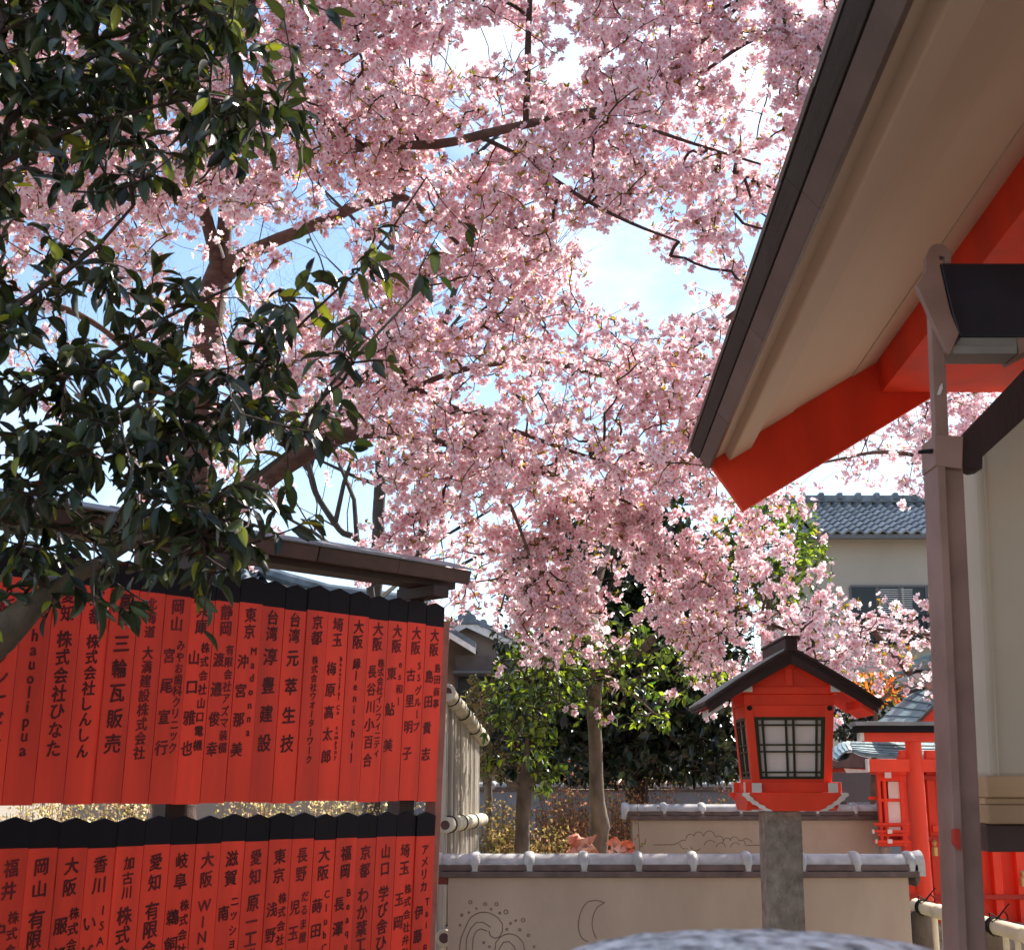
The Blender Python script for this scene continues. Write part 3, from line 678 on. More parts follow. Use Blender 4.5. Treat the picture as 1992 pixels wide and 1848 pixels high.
z1 = pz(560); xa = P(1808, 560, PY).x; xb = P(1833, 560, PY).x
pbox(xL(zt_) + .002, P(1846, 848, PY).x, zt_ - .02, xa, xb, z1, PY, PY + .03).build('upper_bar', M['steel'], gp_, bevel=.002)
# hooked bracket plate
def pl(pts, dy, nm, mt, Y=PY - .02, bev=.0015): return MB().prism([P(u, v, Y) for u, v in pts][::-1], (0, dy, 0)).build(nm, mt, gp_, bevel=bev)
pl([(1812, 478), (1822, 474), (1836, 476), (1852, 492), (1850, 512), (1841, 512), (1838, 500), (1828, 498), (1827, 512), (1838, 560), (1850, 610), (1866, 648), (1848, 690), (1840, 684), (1800, 590), (1784, 556), (1800, 530), (1802, 500)], .022, 'hook_bracket', M['steel'])
pl([(1829, 512), (2040, 512), (2040, 655), (1867, 655), (1852, 610), (1840, 560)], .09, 'gutter_box', M['gutter'], Y=PY - .012, bev=.004)
pl([(1869, 656), (1979, 656), (1979, 688), (1846, 688)], .08, 'outlet_collar', M['galv'], Y=PY - .005, bev=.002)
pl([(1846, 673), (1979, 673), (1979, 688), (1845, 688)], .006, 'collar_lip', M['galv'], Y=PY - .0125, bev=.001)
pl([(1979, 656), (2040, 620), (2040, 660), (1981, 692)], .1, 'gutter_corner', M['steel'], Y=PY - .006)
pl([(1868, 852), (1992, 722), (2060, 650), (2060, 760), (1992, 815), (1912, 888), (1911, 912), (1896, 915), (1868, 905)], .05, 'brace', M['brown'], Y=PY + .0)
pl([(1818, 846), (1874, 848), (1872, 912), (1820, 905)], .1, 'joint_plate', M['steel'], Y=PY - .014)
pl([(1788, 875), (1822, 872), (1822, 880), (1788, 881)], .012, 'bolt', M['dark'], Y=PY)
pl([(1856, 1612), (1868, 1612), (1870, 1655), (1856, 1640)], .02, 'cleat', M['red_dark'], Y=PY - .034)
pl([(1828, 752), (1833, 745), (1834, 756), (1829, 768), (1823, 768)], .002, 'peeling_patch', M['white'], Y=PY - .0035, bev=0)

# ================================================================== torii
TY = 9.0
tor = thing('torii_gate', 'small vermilion torii with black topped crossbeam, behind the steel post', 'torii', (P(1850, 1700, TY).x, TY, 0))
U1 = 2120
def tbox(u0, v0, u1, v1, Y, dy, nm, mt, par=tor, bev=.003): return MB().px(u0, v0, u1, v1, Y, dy).build(nm, mt, par, bevel=bev)
tbox(1664, 1403, U1, 1411, TY - .05, .16, 'ridge_sheet', M['lead']); tbox(1668, 1411.3, U1, 1424, TY - .04, .14, 'top_cap', M['board_black'])
tbox(1682, 1424.3, U1 - 8, 1442, TY, .09, 'upper_beam', M['red']); tbox(1673, 1424.6, 1681.6, 1441, TY + .002, .086, 'white_end', M['white'])
tbox(1692, 1476, U1 - 20, 1501, TY + .02, .07, 'tie_beam', M['red']); tbox(1688, 1476, 1691.7, 1501, TY + .022, .066, 'white_end', M['white'])
x = P(1791, 1600, TY).x
MB().tube([(x + .012, TY + .05, 0), (x, TY + .05, P(1792, 1442.5, TY).z)], [.060, .052], 20).build('pillar', M['red'], tor, smooth=True)
x2 = P(2060, 1600, TY).x
MB().tube([(x2, TY + .05, 0), (x2, TY + .05, P(1792, 1442.5, TY).z)], [.060, .052], 20).build('pillar', M['red'], tor, smooth=True)
for sgn in (-1, 1):
    c = 1788; f = lambda d: c + sgn * d
    pts = [(f(14), 1475.7), (f(14), 1459), (f(36), 1459), (f(36), 1469), (f(38), 1469), (f(38), 1475.7)]
    if sgn < 0: pts = pts[::-1]
    MB().prism([P(u, v, TY + .04) for u, v in pts][::-1] if sgn > 0 else [P(u, v, TY + .04) for u, v in pts][::-1], (0, .06, 0)).build('wedge', M['red'], tor, bevel=.002)

# ================================================================== small shrine behind the torii
HY = 10.6
shr = thing('small_shrine', 'small red shrine with blue green copper roofs beyond the torii', 'shrine', (P(1880, 1700, HY).x, HY + .6, 0))
def sbox(u0, v0, u1, v1, Y, dy, nm, mt, par=shr, bev=.003): return MB().px(u0, v0, u1, v1, Y, dy).build(nm, mt, par, bevel=bev)
# upper gabled roof: slope faces left and towards the viewer; shingles laid on a curved surface
def curved_roof(rows, cols, fn, nm, mt, th=.012, cap=300):
    for i in range(rows):
        for j in range(cols):
            a, b, c, d = fn(i / rows, j / cols), fn(i / rows, (j + .97) / cols), fn((i + 1.06) / rows, (j + .97) / cols), fn((i + 1.06) / rows, j / cols)
            nn = (b - a).cross(d - a).normalized()
            if nn.z < 0: nn = -nn
            lo = nn * th * .2; hi = nn * th
            MB().hexa([a, b, c - lo, d - lo, a + hi * .3, b + hi * .3, c + hi, d + hi]).build(nm, mt, shr)
def plerp(pl, t):
    k = min(int(t * (len(pl) - 1)), len(pl) - 2) if t < 1 else len(pl) - 2; f = t * (len(pl) - 1) - k
    return (pl[k][0] + (pl[k + 1][0] - pl[k][0]) * f, pl[k][1] + (pl[k + 1][1] - pl[k][1]) * f)
def up_roof(t, s):       # t down the slope, s from the far side to the near edge
    return P(*plerp([(1842, 1312), (1800, 1334), (1768, 1354), (1735, 1381), (1700, 1412), (1684, 1426)], t), HY + .45).lerp(P(*plerp([(1846, 1322), (1836, 1346), (1820, 1366), (1800, 1388), (1775, 1410), (1754, 1426)], t), HY - .35), s)
curved_roof(9, 5, up_roof, 'shingle', M['copper'])
def up_roof2(t, s):
    top = P(1858, 1330, HY + .3).lerp(P(1864, 1335, HY - .35), s)
    bot = P(1990, 1425, HY + .3).lerp(P(1962, 1440, HY - .35), s)
    p = top.lerp(bot, t); p.z -= .10 * math.sin(math.pi * t); return p
curved_roof(9, 5, up_roof2, 'shingle', M['copper'])
# ridge: stacked tile courses stepping up to the right, with three rounded ends
for u0, v0, u1, v1 in ((1776, 1292, 1960, 1303), (1792, 1283, 1960, 1294), (1808, 1273, 1960, 1286), (1826, 1265, 1960, 1276)):
    sbox(u0, v0, u1, v1 - .5, HY - .30, .5, 'ridge_tile', M['copper'])
for u in (1785, 1801, 1818, 1834):
    q = P(u, 1318 - (u - 1785) * .35, HY - .3); MB().tube([q, q + Vector((0, .4, 0))], .036, 12).build('round_tile', M['tile'], shr, smooth=True)
for k in range(4):
    a = P(1760 - k * 5, 1338 + k * 5, HY + .5 - .05 * k); b = P(1845, 1300 + k * 7, HY + .4 - .05 * k)
    MB().tube([a, b], .016, 8).build('descending_ridge', M['tile_dark'], shr, smooth=True)
a = P(1802, 1338, HY - .40); b = P(1858, 1292, HY - .40); MB().tube([a, b], .03, 10).build('descending_ridge', M['steel'], shr, smooth=True)
# red gable under the upper roof
MB().prism([P(1770, 1426, HY - .25), P(1960, 1426, HY - .25), P(1862, 1332, HY - .25)], (0, .05, 0)).build('gable_panel', M['red'], shr)
for (a, b) in (((1765, 1430), (1862, 1325)), ((1960, 1430), (1862, 1325))):
    pa, pb = P(*a, HY - .30), P(*b, HY - .30); d = Vector((0, 0, .045))
    MB().prism([pa, pb, pb + d, pa + d], (0, .03, 0)).build('barge_board', M['fascia'], shr)
# lower roof, swept up at the left end
def low_roof(t, s):      # t from the ridge down to the eave, s left to right
    top = plerp([(1656, 1443), (1685, 1442), (1714, 1443), (1771, 1445), (1880, 1446), (1995, 1446)], s)
    bot = plerp([(1658, 1461), (1673, 1468), (1690, 1472), (1749, 1475), (1870, 1477), (1995, 1478)], s)
    p = P(*top, HY + .15).lerp(P(*bot, HY - .5), t); p.z -= .03 * math.sin(math.pi * t); return p
curved_roof(8, 16, low_roof, 'shingle', M['copper'], .012)
def left_roof(t, s):
    top = plerp([(1656, 1443), (1650, 1448), (1658, 1460)], s); bot = plerp([(1617, 1460), (1617, 1474), (1629, 1479)], s)
    p = P(*top, HY + .15).lerp(P(*bot, HY + .15), t).lerp(P(*plerp([(1656, 1443), (1658, 1460)], s), HY - .45).lerp(P(*plerp([(1617, 1460), (1629, 1479)], s), HY - .45), t), s); p.z += .02 * math.sin(math.pi * t); return p
curved_roof(5, 4, left_roof, 'shingle', M['copper'], .012)
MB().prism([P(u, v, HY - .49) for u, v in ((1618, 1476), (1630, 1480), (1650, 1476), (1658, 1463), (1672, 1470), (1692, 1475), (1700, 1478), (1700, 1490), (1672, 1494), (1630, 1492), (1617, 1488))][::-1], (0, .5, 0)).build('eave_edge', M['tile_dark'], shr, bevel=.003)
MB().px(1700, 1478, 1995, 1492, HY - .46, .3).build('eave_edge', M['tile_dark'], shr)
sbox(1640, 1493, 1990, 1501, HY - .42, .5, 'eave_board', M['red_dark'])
MB().prism([P(u, v, HY - .47) for u, v in ((1642, 1494), (1690, 1497), (1690, 1502), (1648, 1503))][::-1], (0, .02, 0)).build('white_lath', M['white'], shr)
# body: red panels, posts, brass fittings
for u0, u1 in ((1760, 1772), (1812, 1828), (1862, 1878), (1930, 1946), (1975, 1992)):
    sbox(u0, 1502, u1, 1800, HY - .30, .10, 'post', M['red'])
for u0, u1 in ((1772.5, 1811.5), (1828.5, 1861.5), (1878.5, 1929.5), (1946.5, 1974.5), (1992.5, 2060)):
    sbox(u0, 1502, u1, 1800, HY - .22, .03, 'wall_panel', M['red'])
for v in (1508, 1626, 1740): sbox(1760, v, 2060, v + 9, HY - .325, .02, 'cross_rail', M['red_dark'])
sbox(1815, 1606, 1828, 1618, HY - .34, .03, 'bracket', M['red'])
for u, v in ((1818, 1645), (1807, 1702), (1989, 1704)):
    q = P(u, v, HY - .36); MB().tube([q - up * .07, q - up * .01, q, q + up * .03, q + up * .045], [.022, .024, .010, .020, .006], 10).build('brass_fitting', M['gold'], shr, smooth=True)
sbox(1770, 1800, 2060, 1990, HY - .5, 1.2, 'stone_base', M['stone'])
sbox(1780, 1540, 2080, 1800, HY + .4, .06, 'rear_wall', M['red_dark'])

# hanging side lantern with white panes, left of the torii pillar
QY = 9.7
sl_ = thing('side_lantern', 'narrow red lantern with white panes and a railed base, left of the torii pillar', 'lantern', (P(1735, 1600, QY).x, QY + .1, 0))
def q_(u0, v0, u1, v1, Y, dy, nm, mt, bev=.002): return MB().px(u0, v0, u1, v1, Y, dy).build(nm, mt, sl_, bevel=bev)
for u0, u1 in ((1710, 1716), (1721, 1727), (1753, 1760)): q_(u0, 1506, u1, 1646, QY, .03, 'frame_post', M['red'])
for v0, v1 in ((1506, 1519), (1553, 1559), (1603, 1608), (1620, 1626), (1636, 1645)): q_(1708, v0, 1763, v1, QY + .002, .026, 'frame_rail', M['red'])
for u0, v0, u1, v1 in ((1728, 1520, 1752, 1553), (1728, 1559, 1752, 1603), (1728, 1608, 1752, 1619)): q_(u0, v0, u1, v1, QY + .012, .008, 'paper_pane', M['paper'], 0)
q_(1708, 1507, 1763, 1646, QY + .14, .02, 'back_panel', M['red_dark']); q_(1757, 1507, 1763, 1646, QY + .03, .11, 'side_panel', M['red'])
for v in (1600, 1614, 1634): q_(1700, v, 1770, v + 5, QY - .03, .018, 'railing', M['red'])
for u, v in ((1727, 1613), (1727, 1632), (1697, 1613), (1703, 1632)): q_(u, v, u + 9 if u > 1710 else u + 4, v + 8, QY - .036, .005, 'white_end', M['white'], 0)
q_(1690, 1549, 1712, 1555, QY + .05, .02, 'side_arm', M['red'])
q_(1706, 1500, 1766, 1506, QY - .02, .2, 'top_board', M['red']); q_(1722, 1502, 1734, 1513, QY - .04, .02, 'white_end', M['white'])
MB().px(1726, 1647, 1744, 2050, QY + .04, .07).build('pedestal', M['stone'], sl_)

# ================================================================== bamboo rail fence, lower right
bf = thing('bamboo_rail_fence', 'low pale bamboo fence lashed with black rope, in front of the shrine', 'fence', (P(1800, 1800, 6.4).x, 6.4, 0))
A_, B_ = P(1781, 1765, 6.5), P(2060, 1829, 4.95); zr = (A_.z + B_.z) / 2; A_.z = B_.z = zr
bd = (B_ - A_).normalized()
bamboo(bf, A_, B_, .031, M['bamboo_w'], .30)
A2 = A_ - up * .30; bamboo(bf, A2 + bd * .15, B_ - up * .30, .02, M['bamboo_w'], .26)
for q in (.10, .95, 1.75):
    c = A_ + bd * q - up * .03
    MB().tube([(c.x, c.y + .02, 0), (c.x, c.y + .02, zr - .02)], .045, 12).build('wooden_post', M['bark_g'], bf, smooth=True)
    c = A_ + bd * q; rope(bf, c + bd * .01, bd, .035, 3); 
    kn = [c + Vector((0, -.03, .02)), c + Vector((.03, -.04, .06)), c + Vector((.045, -.04, .03)), c + Vector((.01, -.045, .03)), c + Vector((-.03, -.05, .055)), c + Vector((-.02, -.05, .02)), c + Vector((.05, -.05, .09))]
    MB().tube([Vector(x) for x in smooth_path([tuple(k) for k in kn], .015)], .003, 5).build('rope_knot', M['rope'], bf, smooth=True)
for k in range(16):
    if k in (1, 8): continue
    c = A_ + bd * (.04 + k * .115)
    MB().tube([(c.x, c.y + .012, .45), (c.x, c.y + .012, zr - .012)], .012, 8).build('bamboo_slat', M['bamboo_w'], bf, smooth=True)
blk = thing('black_box', 'small black box just behind the bamboo fence end', 'box', (P(1800, 1800, 7.0).x, 7.2, 0))
MB().px(1779, 1776, 1797, 1813, 7.2, .1).build('casing', M['gutter'], blk, bevel=.004); MB().px(1784, 1813, 1792, 2000, 7.22, .05).build('stake', M['gutter'], blk)

# ================================================================== foreground stone
st = MB(); sc_ = P(1465, 1850, 1.25); ztop = P(1500, 1813, 1.25).z; nu, nv = 48, 20; vs = []
for i in range(nv + 1):
    for j in range(nu):
        a = 2 * math.pi * j / nu; t = i / nv
        if t < .5: rr = .62 + .16 * (t / .5); z = ztop * .93 * (t / .5) if t > 0 else 0; rr = .245 * 1.0
        else: k = (t - .5) / .5; rr = .245 * math.cos(k * math.pi / 2) ** .75; z = ztop * .93 + ztop * .07 * math.sin(k * math.pi / 2) ** .9
        q = 1 + .05 * noise.noise(Vector((math.cos(a) * 2, math.sin(a) * 2, z * 6)))
        vs.append((sc_.x + rr * q * math.cos(a), 1.25 + rr * q * math.sin(a) * .55, z + .004 * noise.noise(Vector((math.cos(a) * rr * 40, math.sin(a) * rr * 40, 3)))))
st.add(vs, [(i * nu + j, i * nu + (j + 1) % nu, (i + 1) * nu + (j + 1) % nu, (i + 1) * nu + j) for i in range(nv) for j in range(nu)])
o = st.build('stone_pillar', M['granite'], smooth=True); tag(o, 'rounded granite top of a stone pillar, out of focus at the bottom edge', 'stone pillar')

# ================================================================== houses
def tiled_slope(par, A, B, C, D, rows, cols, mt, nm='roof_tile'):
    """A,B ridge ends, D,C eave ends (A over D); one shared wavy tile"""
    A, B, C, D = map(Vector, (A, B, C, D)); ex = (B - A) / cols; ey = (D - A) / rows
    o3 = base(par); nrm = ex.cross(ey).normalized(); nrm = nrm if nrm.z > 0 else -nrm
    L = ex.length; H = ey.length; mb = MB(); k = 6; vs = []
    for t, lift in ((0, 0), (1.12, .10)):
        for i in range(k + 1):
            x = i / k; vs.append((x * L, t * H, L * (.16 * math.cos(2 * math.pi * x) + .12) + lift * H))
    for i in range(k + 1): x = i / k; vs.append((x * L, 1.12 * H, L * (.16 * math.cos(2 * math.pi * x) + .12) - .05 * H))
    mb.add(vs, [(i, i + 1, k + 2 + i, k + 1 + i) for i in range(k)] + [(k + 1 + i, k + 2 + i, 2 * k + 3 + i, 2 * k + 2 + i) for i in range(k)])
    first = None
    for r_ in range(rows):
        for c in range(cols):
            p = A + ex * c + ey * r_ - o3
            if first is None:
                first = mb.build(nm, mt, None, smooth=True); first.parent = par; o = first
            else: o = bpy.data.objects.new(nm, first.data); COL.objects.link(o); o.parent = par
            o.matrix_local = Matrix(((ex.x / L, ey.x / H, nrm.x, p.x), (ex.y / L, ey.y / H, nrm.y, p.y), (ex.z / L, ey.z / H, nrm.z, p.z), (0, 0, 0, 1)))
HRY = 40.0
hr = thing('house', 'grey beige two storey house with a tiled hip roof, behind the shrine at the right', 'house', (P(1800, 1500, HRY).x, HRY + 3, 0))
def hx(u0, v0, u1, v1, Y, dy, nm, mt, par): return MB().px(u0, v0, u1, v1, Y, dy).build(nm, mt, par)
xa = P(1562, 1200, HRY).x; xb = P(2200, 1200, HRY).x; ze = P(1700, 1046, HRY).z
MB().box(xa, xb, HRY, HRY + 7, 0, ze).build('wall', M['house_w'], hr)
eL, eR = P(1556, 1038, HRY - .8), P(2210, 1038, HRY - .8); rL, rR = P(1520, 981, HRY + 3.5), P(2230, 981, HRY + 3.5)
tiled_slope(hr, (eL.x + .4, rL.y, rL.z), (eR.x, rR.y, rL.z), (eR.x, eR.y, eL.z), (eL.x + .4, eL.y, eL.z), 10, 28, M['htile'])
MB().hexa([(eL.x + .2, rL.y, rL.z - .3), (eL.x + .2, eL.y + .1, eL.z - .15), (eR.x, eR.y + .1, eL.z - .15), (eR.x, rR.y, rL.z - .3), (eL.x + .2, rL.y, rL.z - .1), (eL.x + .2, eL.y + .1, eL.z - .06), (eR.x, eR.y + .1, eL.z - .06), (eR.x, rR.y, rL.z - .1)]).build('roof_deck', M['dark'], hr)
MB().prism([(eL.x - .5, rL.y, rL.z), (eL.x + .4, rL.y, rL.z), (eL.x + .4, eL.y, eL.z), (eL.x + .2, eL.y, eL.z - .05)], (0, .05, -.15)).build('hip_end', M['htile'], hr)
MB().box(P(1491, 975, HRY + 3.5).x, rR.x, rL.y - .2, rL.y + .2, rL.z + .02, rL.z + .28).build('ridge', M['htile'], hr, bevel=.05)
for k in range(11):
    x = P(1560 + k * 36, 975, HRY + 3.5).x; MB().box(x - .09, x + .09, rL.y - .24, rL.y + .1, rL.z + .1, rL.z + .36).build('ridge_ornament', M['htile'], hr, bevel=.04)
hx(1556, 1040, 2210, 1047, HRY - .85, .12, 'gutter', M['alu'], hr)
MB().box(xa - .3, xb, HRY - .7, HRY - .001, ze - .08, ze + .0).build('eave_soffit', M['house_w'], hr)
for (u0, u1) in ((1655, 1915),):
    fr = hx(u0, 1138, u1, 1142, HRY - .05, .08, 'window', M['alu'], hr)
    hx(u0, 1244, u1, 1249, HRY - .08, .1, 'window_sill', M['alu'], fr)
    for u in (u0, u0 + 53, u0 + 96, u0 + 148, u0 + 200, u1 - 4): hx(u, 1142.2, u + 4, 1243.8, HRY - .05, .08, 'window_frame', M['alu'], fr)
    for i in range(5):
        hx(u0 + 4 + i * 51, 1142.2, u0 + 51 + i * 51, 1243.8, HRY - .012, .01, 'pane', M['glass'], fr)
    for i in range(14): hx(u0 + 56, 1146 + i * 4.2, u0 + 120, 1147.4 + i * 4.2, HRY - .03, .012, 'blind_slat', M['house_l'], fr)
hx(1655, 1196, 1915, 1199, HRY - .5, .05, 'balcony_rail', M['dark'], hr); hx(1655, 1247, 1915, 1251, HRY - .5, .48, 'balcony_floor', M['dark'], hr)
for i in range(30): hx(1657 + i * 8.6, 1199, 1658.6 + i * 8.6, 1247, HRY - .5, .04, 'baluster', M['dark'], hr)

# gabled tan house, left of centre
GY = 28.0
hl = thing('house', 'tan gabled house with grey tiles and white barge boards, right above the red boards', 'house', (P(950, 1450, GY).x, GY + 2, 0))
pts = [P(u, v, GY) for u, v in ((862, 1480), (1100, 1480), (1100, 1308), (907, 1218), (862, 1244))]
for q in (0, 1): pts[q].z = 0
MB().prism(pts, (0, 6, 0)).build('wall', M['house_t'], hl)
for (a, b, nm) in (((907, 1220), (1105, 1312), 'roof'), ((907, 1220), (838, 1258), 'roof')):
    pa, pb = P(*a, GY - .35), P(*b, GY - .35)
    MB().prism([pa, pb, pb + up * .16, pa + up * .16], (0, .05, 0)).build('barge_board', M['white'], hl)
    MB().prism([pa + up * .165, pb + up * .165, pb + up * .27, pa + up * .27], (0, 7, 0)).build('roof', M['htile'], hl)
    nt_ = 9 if a[0] < b[0] else 4
    for k in range(nt_):
        p = pa.lerp(pb, (k + .5) / nt_) + up * .24; MB().tube([p + Vector((0, -.03, 0)), p + Vector((0, .25, 0))], .09, 10).build('edge_tile', M['htile'], hl, smooth=True)
pk = P(907, 1214, GY - .4); MB().prism([pk + Vector(q) for q in ((-.25, 0, 0), (.25, 0, 0), (.16, 0, .14), (.07, 0, .30), (-.07, 0, .30), (-.16, 0, .14))], (0, .3, 0)).build('ridge_ornament', M['htile'], hl, bevel=.02)
a, b = P(860, 1232, GY - 1.2), P(925, 1272, GY - 1.2)
MB().prism([a, b, b + up * .12, a + up * .12], (0, .06, 0)).build('lower_barge_board', M['white'], hl); MB().prism([a + up * .125, b + up * .125, b + up * .24, a + up * .24], (0, 1.2, 0)).build('lower_roof', M['htile'], hl)
MB().px(886, 1275, 1100, 1304, GY - .6, .58).build('canopy', M['fascia'], hl); MB().px(880, 1304, 1100, 1309, GY - .9, .9).build('canopy_edge', M['alu'], hl)
MB().px(890, 1309, 1010, 1400, GY - .02, .01).build('window', M['glass'], hl); MB().px(886, 1309, 890, 1480, GY - .1, .09).build('downpipe', M['alu'], hl)
# tiled roof glimpsed between coping and boards
RY = 24.0
hm = thing('house', 'low house whose grey tiled roof shows between the boards and their coping', 'house', (P(600, 1500, RY).x, RY + 3, 0))
A, B, C, D = P(180, 1098, RY + 2), P(500, 1098, RY + 2), P(560, 1180, RY - 1), P(150, 1180, RY - 1)
tiled_slope(hm, A, B, C, D, 8, 14, M['htile'])
MB().hexa([A - up * .3, D - up * .3, C - up * .3, B - up * .3, A - up * .05, D - up * .05, C - up * .05, B - up * .05]).build('roof_deck', M['dark'], hm)
MB().tube([P(470, 1098, RY + 2), P(560, 1128, RY + .5), P(640, 1150, RY), P(835, 1176, RY - .3)], .13, 8).build('hip_ridge', M['htile'], hm, smooth=True)
a = P(560, 1136, RY + .5); MB().prism([P(u, v, RY) for u, v in ((540, 1400), (835, 1400), (835, 1178), (700, 1158), (560, 1140), (540, 1140))], (0, 2, 0)).build('side_roof', mat('moss_grey_roof', (.22, .20, .18), .8, .25, 4), hm)
MB().box(P(150, 1200, RY).x, P(835, 1200, RY).x, RY, RY + 4, 0, P(500, 1190, RY).z).build('wall', M['house_t'], hm)
# pale house with air conditioner left of the lantern
CY_ = 22.0
hc = thing('house', 'pale house with an air conditioner and dark panels for openings, just left of the red lantern', 'house', (P(1450, 1500, CY_).x, CY_ + 3, 0))
MB().box(P(1370, 1400, CY_).x, P(1690, 1400, CY_).x, CY_, CY_ + 5, 0, P(1500, 1310, CY_).z).build('wall', M['house_l'], hc)
o = hx(1382, 1310, 1400, 1340, CY_ - .1, .09, 'shutter', M['ac'], hc)
for i in range(7): hx(1383, 1312 + i * 4, 1399, 1313.6 + i * 4, CY_ - .115, .012, 'slat', M['alu'], o)
ac = hx(1403, 1370, 1432, 1412, CY_ - .35, .3, 'air_conditioner', M['ac'], hc)
for i in range(9): hx(1411 + i * 2.2, 1374, 1412 + i * 2.2, 1408, CY_ - .365, .013, 'grille_bar', M['alu'], ac)
MB().prism([P(u, v, CY_ - 1.2) for u, v in ((1368, 1450), (1700, 1400), (1700, 1412), (1368, 1458))][::-1], (0, 1.2, 0)).build('canopy', M['lead'], hc)
hx(1372, 1440, 1430, 1520, CY_ - .02, .015, 'dark_opening_panel', M['dark'], hc); hx(1390, 1455, 1392, 1520, CY_ - .06, .03, 'door_frame', M['house_l'], hc)  # near-black panel on the wall, the unlit inside painted as colour
hx(1400, 1455, 1428, 1520, CY_ - .035, .01, 'door', M['glass'], hc)
MB().prism([P(u, v, CY_ - 2) for u, v in ((1355, 1505), (1440, 1480), (1440, 1486), (1355, 1511))][::-1], (0, 2, 0)).build('lower_roof', M['htile'], hc)
hx(1600, 1492, 1760, 1560, 13.4, .3, 'shed_wall', M['alu'], hc)

# ================================================================== vegetation tools
def mst(seed, pts, bias=.2, seedlen=None):
    """grow twigs: each point joins the nearest part of the tree; returns parent index (seed first)"""
    seed = np.asarray(seed); pts = np.asarray(pts); ns, n = len(seed), len(pts)
    allp = np.vstack([seed, pts]); par = np.full(ns + n, -1); path = np.zeros(ns + n)
    best = np.full(n, 1e9); bj = np.zeros(n, int)
    for i in range(0, ns):
        d = np.linalg.norm(pts - seed[i], axis=1); m_ = d < best; best[m_] = d[m_]; bj[m_] = i
    alive = np.ones(n, bool)
    for _ in range(n):
        c = np.where(alive, best, 1e9); i = int(c.argmin()); alive[i] = False
        g_ = ns + i; par[g_] = bj[i]; path[g_] = path[bj[i]] + np.linalg.norm(allp[g_] - allp[bj[i]])
        d = np.linalg.norm(pts - pts[i], axis=1) + bias * path[g_]; m_ = d < best; best[m_] = d[m_]; bj[m_] = g_
    return allp, par
def twig_mesh(allp, par, ns, name, m_, parent, r0=.0016, rmax=.012, n=4):
    cnt = np.ones(len(allp)); 
    order = []; ch = {}
    for i in range(ns, len(allp)): ch.setdefault(par[i], []).append(i)
    st_ = [i for i in range(ns)]; 
    while st_:
        a = st_.pop(); order.append(a); st_ += ch.get(a, [])
    for a in reversed(order):
        if par[a] >= ns: cnt[par[a]] += cnt[a]
    idx = np.arange(ns, len(allp)); A = allp[idx]; B = allp[par[idx]]
    ra = np.minimum(r0 * cnt[idx] ** .42, rmax); pb = par[idx]; rb = np.where(pb >= ns, np.minimum(r0 * cnt[np.maximum(pb, 0)] ** .42, rmax), ra * 1.15)
    rb = np.minimum(rb, ra * 1.6)
    mid = (A + B) / 2 + rng.normal(0, .06, A.shape) * np.linalg.norm(A - B, axis=1)[:, None]
    t = B - A; t /= np.maximum(np.linalg.norm(t, axis=1), 1e-9)[:, None]
    x = np.cross(t, [0.13, .31, .94]); x /= np.linalg.norm(x, axis=1)[:, None]; y = np.cross(t, x)
    V = []
    for p, r in ((A, ra), (mid, (ra + rb) / 2), (B, rb)):
        for k in range(n):
            a = 2 * math.pi * k / n; V.append(p + (x * math.cos(a) + y * math.sin(a)) * r[:, None])
    V = np.stack(V, 1).reshape(-1, 3); N = len(idx)
    f = []
    for s_ in range(2):
        for k in range(n): f.append((s_ * n + k, s_ * n + (k + 1) % n, (s_ + 1) * n + (k + 1) % n, (s_ + 1) * n + k))
    FF = (np.arange(N)[:, None, None] * (3 * n) + np.array(f)[None]).reshape(-1, 4)
    return npmesh(name, V, FF, m_, parent, smooth=True)
def npmesh(name, V, FF, m_, parent, col=None, smooth=False):
    o3 = np.array(base(parent)) if parent else np.zeros(3)
    me = bpy.data.meshes.new(name); V = np.ascontiguousarray(V - o3, dtype=np.float32); k = FF.shape[1]
    me.vertices.add(len(V)); me.vertices.foreach_set('co', V.ravel())
    me.loops.add(FF.size); me.loops.foreach_set('vertex_index', FF.astype(np.int32).ravel())
    me.polygons.add(len(FF)); me.polygons.foreach_set('loop_start', np.arange(0, FF.size, k, dtype=np.int32))
    if smooth: me.polygons.foreach_set('use_smooth', np.ones(len(FF), bool))
    me.update(calc_edges=True); me.materials.append(m_)
    if col is not None:
        ca = me.color_attributes.new('col', 'FLOAT_COLOR', 'POINT'); ca.data.foreach_set('color', np.ascontiguousarray(col, dtype=np.float32).ravel())
    o = bpy.data.objects.new(name, me); COL.objects.link(o); o.parent = parent
    return o
def frames(nrm, roll):
    """rotation matrices whose z is nrm"""
    z = nrm / np.linalg.norm(nrm, axis=1)[:, None]; h = np.where(np.abs(z[:, 2:3]) < .9, np.array([[0, 0, 1.]]), np.array([[1., 0, 0]]))
    x = np.cross(h, z); x /= np.linalg.norm(x, axis=1)[:, None]; y = np.cross(z, x)
    c, s_ = np.cos(roll)[:, None], np.sin(roll)[:, None]
    return np.stack([x * c + y * s_, -x * s_ + y * c, z], 2)
def frames_dir(d, n_):
    """leaf frames: y along d, z near n_"""
    y = d / np.linalg.norm(d, axis=1)[:, None]; x = np.cross(y, n_); x /= np.maximum(np.linalg.norm(x, axis=1), 1e-6)[:, None]; z = np.cross(x, y)
    return np.stack([x, y, z], 2)
